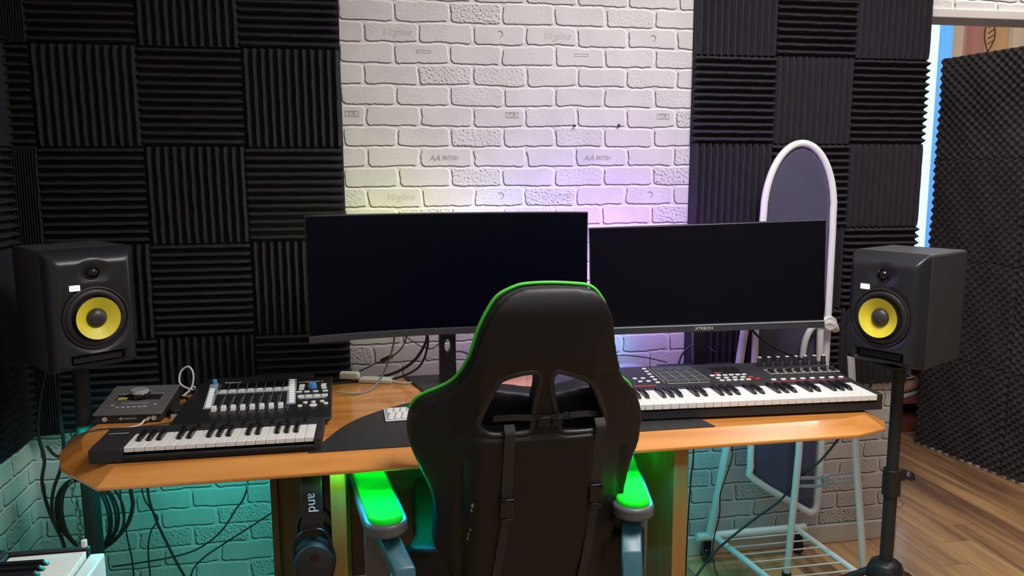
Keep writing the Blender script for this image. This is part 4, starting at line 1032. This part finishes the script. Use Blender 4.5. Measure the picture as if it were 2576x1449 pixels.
wk = obj('white_key', MB().box(0, PW-.001, -.148, 0, -.018, 0), 'keyw', t, bevel=.0012)
bk = obj('black_key', MB().hexa([(-.006, -.148, 0), (.006, -.148, 0), (.006, -.055, 0), (-.006, -.055, 0)], [(-.0045, -.148, .012), (.0045, -.148, .012), (.0045, -.066, .0105), (-.0045, -.066, .0105)]), 'keyb', t, bevel=.0012)
first = True
seq = ['C', 'B', 'A', 'G', 'F', 'E', 'D']
for i in range(50):
    o = wk if i == 0 else copyo(wk); o.location = (.004+PW*i, 0, ZP)
    nte = seq[i % 7]
    if nte in 'BAGED' and i < 49 and nte != 'F' and not (nte == 'F') and not (nte == 'C'):
        o = bk if first else copyo(bk); first = False; o.location = (.004+PW*(i+1), 0, ZP)
for x in (.12, Lg-.12):
    obj('stand_leg', MB().box(x-.02, x+.02, -.28, -.24, 0, ZP-.095).box(x-.02, x+.02, -.02, .02, 0, ZP-.095).box(x-.02, x+.02, -.24, -.02, .1, .14), 'black', t, bevel=.003)

# ------------------------------------------------------------------ cables
def cable(name, pts, r, mat, label, cat='cable', group=None, sm=6):
    return tag(obj(name, MB().tube(pts, r, 8, sm=sm), mat, sm=True), label, cat, group)
Z = DZ
cable('usb_cable', [(.77, -.14, Z+.012), (.82, -.145, Z+.006), (.93, -.12, Z+.006), (1.02, -.15, Z+.012), (1.10, -.17, Z+.05), (1.13, -.19, Z+.12), (1.13, -.2, Z+.18)], .0035, 'cable', 'black cable running from the black box up behind the left monitor post')
cable('usb_cable', [(.845, -.27, Z+.012), (.90, -.275, Z+.005), (.95, -.24, Z+.006), (.99, -.18, Z+.04), (1.02, -.19, Z+.12), (1.03, -.23, Z+.20)], .0032, 'cableg', 'grey cable rising from the mixer to the underside of the left monitor')
cable('display_cable', [(.87, -.13, Z+.004), (.95, -.10, Z+.004), (1.03, -.10, Z+.02), (1.09, -.15, Z+.07), (1.125, -.20, Z+.14), (1.125, -.24, Z+.19)], .0048, 'cable', 'thick black display cable curving up to the left monitor')
cable('power_cable', [(.75, -.08, Z+.004), (.88, -.10, Z+.02), (.97, -.10, Z+.055), (1.01, -.12, Z+.075), (1.05, -.18, Z+.12), (1.07, -.24, Z+.19)], .0022, 'cable', 'thin black power lead with a small inline block below the left monitor')
tag(obj('cable_block', MB().cyl((.985, -.108, Z+.062), (1.02, -.125, Z+.082), .0075, 14), 'black', bevel=.002), 'small black inline block on the lead under the left monitor', 'cable block')
cable('power_cable', [(1.20, -.15, Z+.09), (1.25, -.12, Z+.085), (1.30, -.10, Z+.05), (1.34, -.1, Z+.003)], .003, 'cable', 'short black cable looping right of the left monitor post')
cable('signal_cable', [(1.06, -.16, Z+.155), (1.11, -.19, Z+.125), (1.15, -.20, Z+.12), (1.19, -.17, Z+.155)], .0016, 'cable', 'thin black cable across the left monitor post')
t = thing('power_strip', 'white plug and adapter lying behind the left monitor', 'power strip', (.885, -.115, Z), -.3)
obj('plug_body', MB().box(-.035, .03, -.012, .014, .010, .034), 'white', t, bevel=.007, seg=3)
obj('adapter', MB().box(.03, .14, -.015, .03, .0, .014), 'white', t, bevel=.004)
obj('lead', MB().tube([(.14, .0, .006), (.18, -.01, .004), (.22, .01, .004)], .003, 8), 'cablew', t, sm=True)
cable('white_cable', [(.395, -.24, Z+.012), (.42, -.22, Z+.035), (.425, -.21, Z+.075), (.41, -.20, Z+.095), (.388, -.20, Z+.080), (.385, -.21, Z+.050), (.405, -.22, Z+.035), (.43, -.23, Z+.03), (.435, -.25, Z+.045)], .0030, 'cablew', 'white cable curled in a loop between the interface and the mixer', sm=8)
for k, (x, dx) in enumerate(((.40, .0), (.405, .012), (.395, .02))):
    cable('patch_cable', [(.36+dx, -.24, Z+.008), (.40+dx, -.25-.01*k, Z+.016), (.42, -.28-.02*k, Z+.008), (.40+dx, -.33, Z+.006), (.38+dx*.5, -.36-.02*k, Z+.005)], .0026, 'cable', 'black patch cable snaking between the interface and the mixer, %s of three' % ['leftmost', 'middle', 'rightmost'][k], group='patch cables beside the interface')
cable('thin_cable', [(.175, -.55, Z-.015), (.20, -.53, Z+.004), (.24, -.49, Z+.004), (.33, -.49, Z+.004), (.44, -.455, Z+.004)], .0018, 'cable', 'thin black lead running over the desk behind the small keyboard')
# right desk side
cable('power_cable', [(2.01, -.17, Z+.20), (2.03, -.14, Z+.15), (2.08, -.11, Z+.09), (2.12, -.12, Z+.06), (2.13, -.15, Z+.05)], .003, 'cable', 'black cable hanging from the right monitor, falling to the right')
cable('display_cable', [(2.13, -.17, Z+.20), (2.11, -.14, Z+.13), (2.07, -.11, Z+.08), (2.03, -.10, Z+.04), (2.01, -.11, Z+.005)], .0035, 'cable', 'black display cable crossing behind the right monitor post')
cable('power_cable', [(2.20, -.18, Z+.20), (2.24, -.17, Z+.14), (2.30, -.19, Z+.08), (2.36, -.25, Z+.05), (2.38, -.35, Z+.045)], .0042, 'cable', 'thick black cable dropping from the right monitor over the ironing board')
cable('thin_cable', [(1.66, -.06, Z+.004), (1.80, -.05, Z+.030), (1.90, -.06, Z+.022), (1.98, -.08, Z+.004)], .002, 'cable', 'thin black cable along the back edge of the desk above the disc')
cable('hanging_cable', [(2.62, -.32, .735), (2.60, -.28, .62), (2.52, -.22, .44), (2.44, -.20, .36), (2.38, -.18, .27), (2.30, -.17, .21), (2.20, -.17, .14), (2.12, -.2, .10), (2.03, -.25, .04), (1.98, -.3, .006)], .0042, 'cable', 'thick black cable sagging from the right end of the desk to the floor')
cable('hanging_cable', [(2.215, -.12, .70), (2.218, -.12, .468), (2.222, -.12, .43), (2.205, -.12, .37), (2.175, -.13, .29), (2.170, -.14, .22), (2.14, -.16, .12), (2.13, -.2, .05), (2.13, -.3, .005)], .0024, 'cable', 'thin black cable hanging in front of the clothes rack upright')
cable('hanging_cable', [(2.075, -.12, .70), (2.072, -.12, .45), (2.065, -.12, .35), (2.05, -.14, .2), (2.02, -.2, .005)], .003, 'cable', 'black cable hanging just right of the right desk leg')
# under desk left
cable('hanging_cable', [(.255, -.1, .725), (.243, -.1, .457), (.258, -.1, .36), (.28, -.1, .29), (.33, -.12, .18), (.42, -.15, .02), (.45, -.15, .006)], .0042, 'cable', 'thick black cable hanging from the desk, curving right toward the floor')
cable('hanging_cable', [(.225, -.1, .725), (.225, -.1, .46), (.245, -.09, .38), (.262, -.08, .34), (.235, -.08, .29), (.225, -.08, .2), (.235, -.08, .006)], .0024, 'cable', 'thin kinked black cable hanging beside the thick one')
cable('hanging_cable', [(.170, -.11, .725), (.165, -.11, .44), (.175, -.11, .3), (.185, -.11, .2), (.18, -.11, .006)], .0026, 'cable', 'thin black cable hanging straight down near the left stand')
cable('hanging_cable', [(.56, -.09, .725), (.545, -.09, .44), (.50, -.09, .35), (.45, -.09, .28), (.38, -.10, .235), (.30, -.10, .215), (.20, -.10, .205), (.12, -.1, .2)], .0028, 'cable', 'black cable sagging left across the teal brick wall')
cable('hanging_cable', [(.64, -.09, .35), (.56, -.09, .30), (.47, -.10, .25), (.39, -.11, .20), (.36, -.13, .15), (.35, -.15, .006)], .0028, 'cable', 'black cable running from the left leg panel down to the floor')
cable('white_cable', [(.545, -.095, .72), (.545, -.095, .43), (.57, -.09, .37), (.60, -.09, .34), (.645, -.09, .325)], .0012, 'cablew', 'thin white wire drooping under the left of the desk')
# stand cables and coil at the left corner
cable('speaker_cable', [(.06, -.30, .92), (.02, -.27, .80), (.0, -.25, .70), (.01, -.25, .62), (-.002, -.25, .55), (.01, -.25, .46), (.035, -.25, .38), (.05, -.25, .30), (.06, -.25, .2)], .0050, 'cable', 'thick black cable looping down the left corner, nearest the wall')
cable('speaker_cable', [(.09, -.30, .92), (.07, -.27, .80), (.065, -.25, .67), (.055, -.25, .60), (.025, -.25, .52), (.018, -.25, .44), (.04, -.25, .36), (.045, -.25, .28), (.04, -.25, .2)], .0050, 'cable', 'thick black cable crossing the other in the left corner')
cable('speaker_cable', [(.02, -.25, .66), (.04, -.25, .63), (.07, -.25, .625), (.10, -.25, .65), (.12, -.25, .70)], .0042, 'cable', 'black cable swagged up to the left end of the desk')
cable('speaker_cable', [(.215, -.2, .725), (.222, -.2, .50), (.225, -.2, .44), (.205, -.2, .38), (.17, -.21, .34), (.14, -.22, .32)], .0062, 'cable', 'fat black cable bending back to the stand pole under the desk')
coil = thing('cable_coil', 'coiled black cable hanging on the left speaker stand', 'cable coil', (.105, -.24, .44))
random.seed(11)
for k in range(5):
    w_ = .062+.008*k; h_ = .105+.012*random.random(); cx_ = random.uniform(-.008, .012)
    P_ = [(cx_+w_*math.cos(a)-.012*math.sin(a), -.012+.006*k+.004*math.sin(3*a), h_*math.sin(a)) for a in [2*PI*i/12 for i in range(12)]]
    obj('loop', MB().tube(P_, .0038, 8, closed=True, sm=5), 'cable', coil, sm=True)
ch = thing('hanging_chain', 'grey steel chain hanging over the coiled cable in the left corner', 'chain', (.088, -.285, .0))
lk = None
for k in range(15):
    P_ = [(.007*math.cos(a), 0, .014*math.sin(a)) for a in [2*PI*i/8 for i in range(8)]]
    if lk is None: lk = obj('link', MB().tube(P_, .0019, 6, closed=True, sm=2), 'chain', ch, sm=True); o = lk
    else: o = copyo(lk)
    o.location = (.004*math.sin(k*.9)+.0012*k, 0, .635-.0215*k); o.rotation_euler = (0, .1*math.sin(k*1.7), (k % 2)*PI/2)

# ------------------------------------------------------------------ lights
def area(name, loc, rot, size, energy, col, sy=None, spread=None):
    l = bpy.data.lights.new(name, 'AREA'); l.energy = energy; l.color = col; l.shape = 'RECTANGLE'; l.size = size; l.size_y = sy or size
    if spread: l.spread = spread
    o = bpy.data.objects.new(name, l); COL.objects.link(o); o.location = loc; o.rotation_euler = rot; return o
def point(name, loc, energy, col, r=.03):
    l = bpy.data.lights.new(name, 'POINT'); l.energy = energy; l.color = col; l.shadow_soft_size = r
    o = bpy.data.objects.new(name, l); COL.objects.link(o); o.location = loc; return o
area('ceiling_lamp', (2.0, -1.35, 2.6), (0, 0, 0), .9, 55, (1, .965, .94), .9)
area('ceiling_fill', (1.6, -3.3, 2.5), (math.radians(35), 0, 0), 1.6, 10, (1, .97, .96), 1.0)
area('passage_fill', (3.35, .0, 2.6), (0, 0, 0), .5, 30, (1, .94, .88), .5)  # unseen fill added to brighten the floor and foam on the right
area('led_teal_left', (.38, -.36, .715), (math.radians(25), 0, 0), .55, 2.5, (.0, .80, .70), .04)
area('led_teal_right', (1.95, -.38, .715), (math.radians(20), 0, 0), .35, 1.5, (.0, .80, .95), .04)
area('led_teal_mid', (1.30, -.36, .715), (math.radians(10), 0, 0), .7, 1.8, (.0, .82, .80), .04)
area('led_teal_front', (1.30, -.815, .712), (math.radians(-38), 0, 0), .9, 5.5, (.0, .50, .85), .02)
area('led_teal_corner', (.45, -.74, .715), (math.radians(-35), 0, 0), .3, 1.4, (.0, .75, .75), .02)
area('led_green', (1.30, -.60, .715), (0, 0, 0), .80, 1.2, (.0, 1, .16), .03)
area('led_green_edge', (.862, -.80, .722), (math.radians(35), 0, 0), .04, .10, (.1, 1, .15), .01)
point('led_yellow', (1.04, -.20, 1.22), 1.5, (.85, 1, .16), .06)
point('led_white', (1.30, -.15, 1.24), 1.0, (1, .93, .85), .06)
point('led_purple', (1.74, -.24, 1.16), 10, (.36, .12, 1), .06)
point('led_blue', (1.50, -.16, 1.20), 1.6, (.25, .40, 1), .06)
point('led_pink', (1.98, -.22, 1.10), 2.2, (.50, .12, 1), .05)
point('led_cyan_desk', (1.80, -.08, .84), .25, (.1, .8, 1), .03)
w = bpy.data.worlds.new('world'); sc.world = w; w.use_nodes = True
w.node_tree.nodes['Background'].inputs[0].default_value = (.9, .95, 1, 1); w.node_tree.nodes['Background'].inputs[1].default_value = .3

# ------------------------------------------------------------------ camera
cam = bpy.data.cameras.new('camera'); co = bpy.data.objects.new('camera', cam); COL.objects.link(co)
f_, yaw, pitch, roll = 2000., .18173, .14567, -.003774
fw = Vector((math.sin(yaw)*math.cos(pitch), math.cos(yaw)*math.cos(pitch), -math.sin(pitch)))
r_ = Vector((math.cos(yaw), -math.sin(yaw), 0)); u_ = r_.cross(fw)
r2 = r_*math.cos(roll)+u_*math.sin(roll); u2 = -r_*math.sin(roll)+u_*math.cos(roll)
mt = Matrix((r2, u2, -fw)).transposed().to_4x4(); mt.translation = (.94806, -2.6733, 1.44315); co.matrix_world = mt
cam.sensor_width = 36; cam.lens = f_*36/2576; cam.clip_start = .05
sc.camera = co
sc.view_settings.view_transform = 'Standard'; sc.view_settings.look = 'None'; sc.view_settings.exposure = 0
try:
    sc.cycles.use_denoising = True; sc.cycles.use_adaptive_sampling = True; sc.cycles.adaptive_threshold = .04; sc.cycles.max_bounces = 5; sc.cycles.sample_clamp_indirect = 4
except Exception: pass
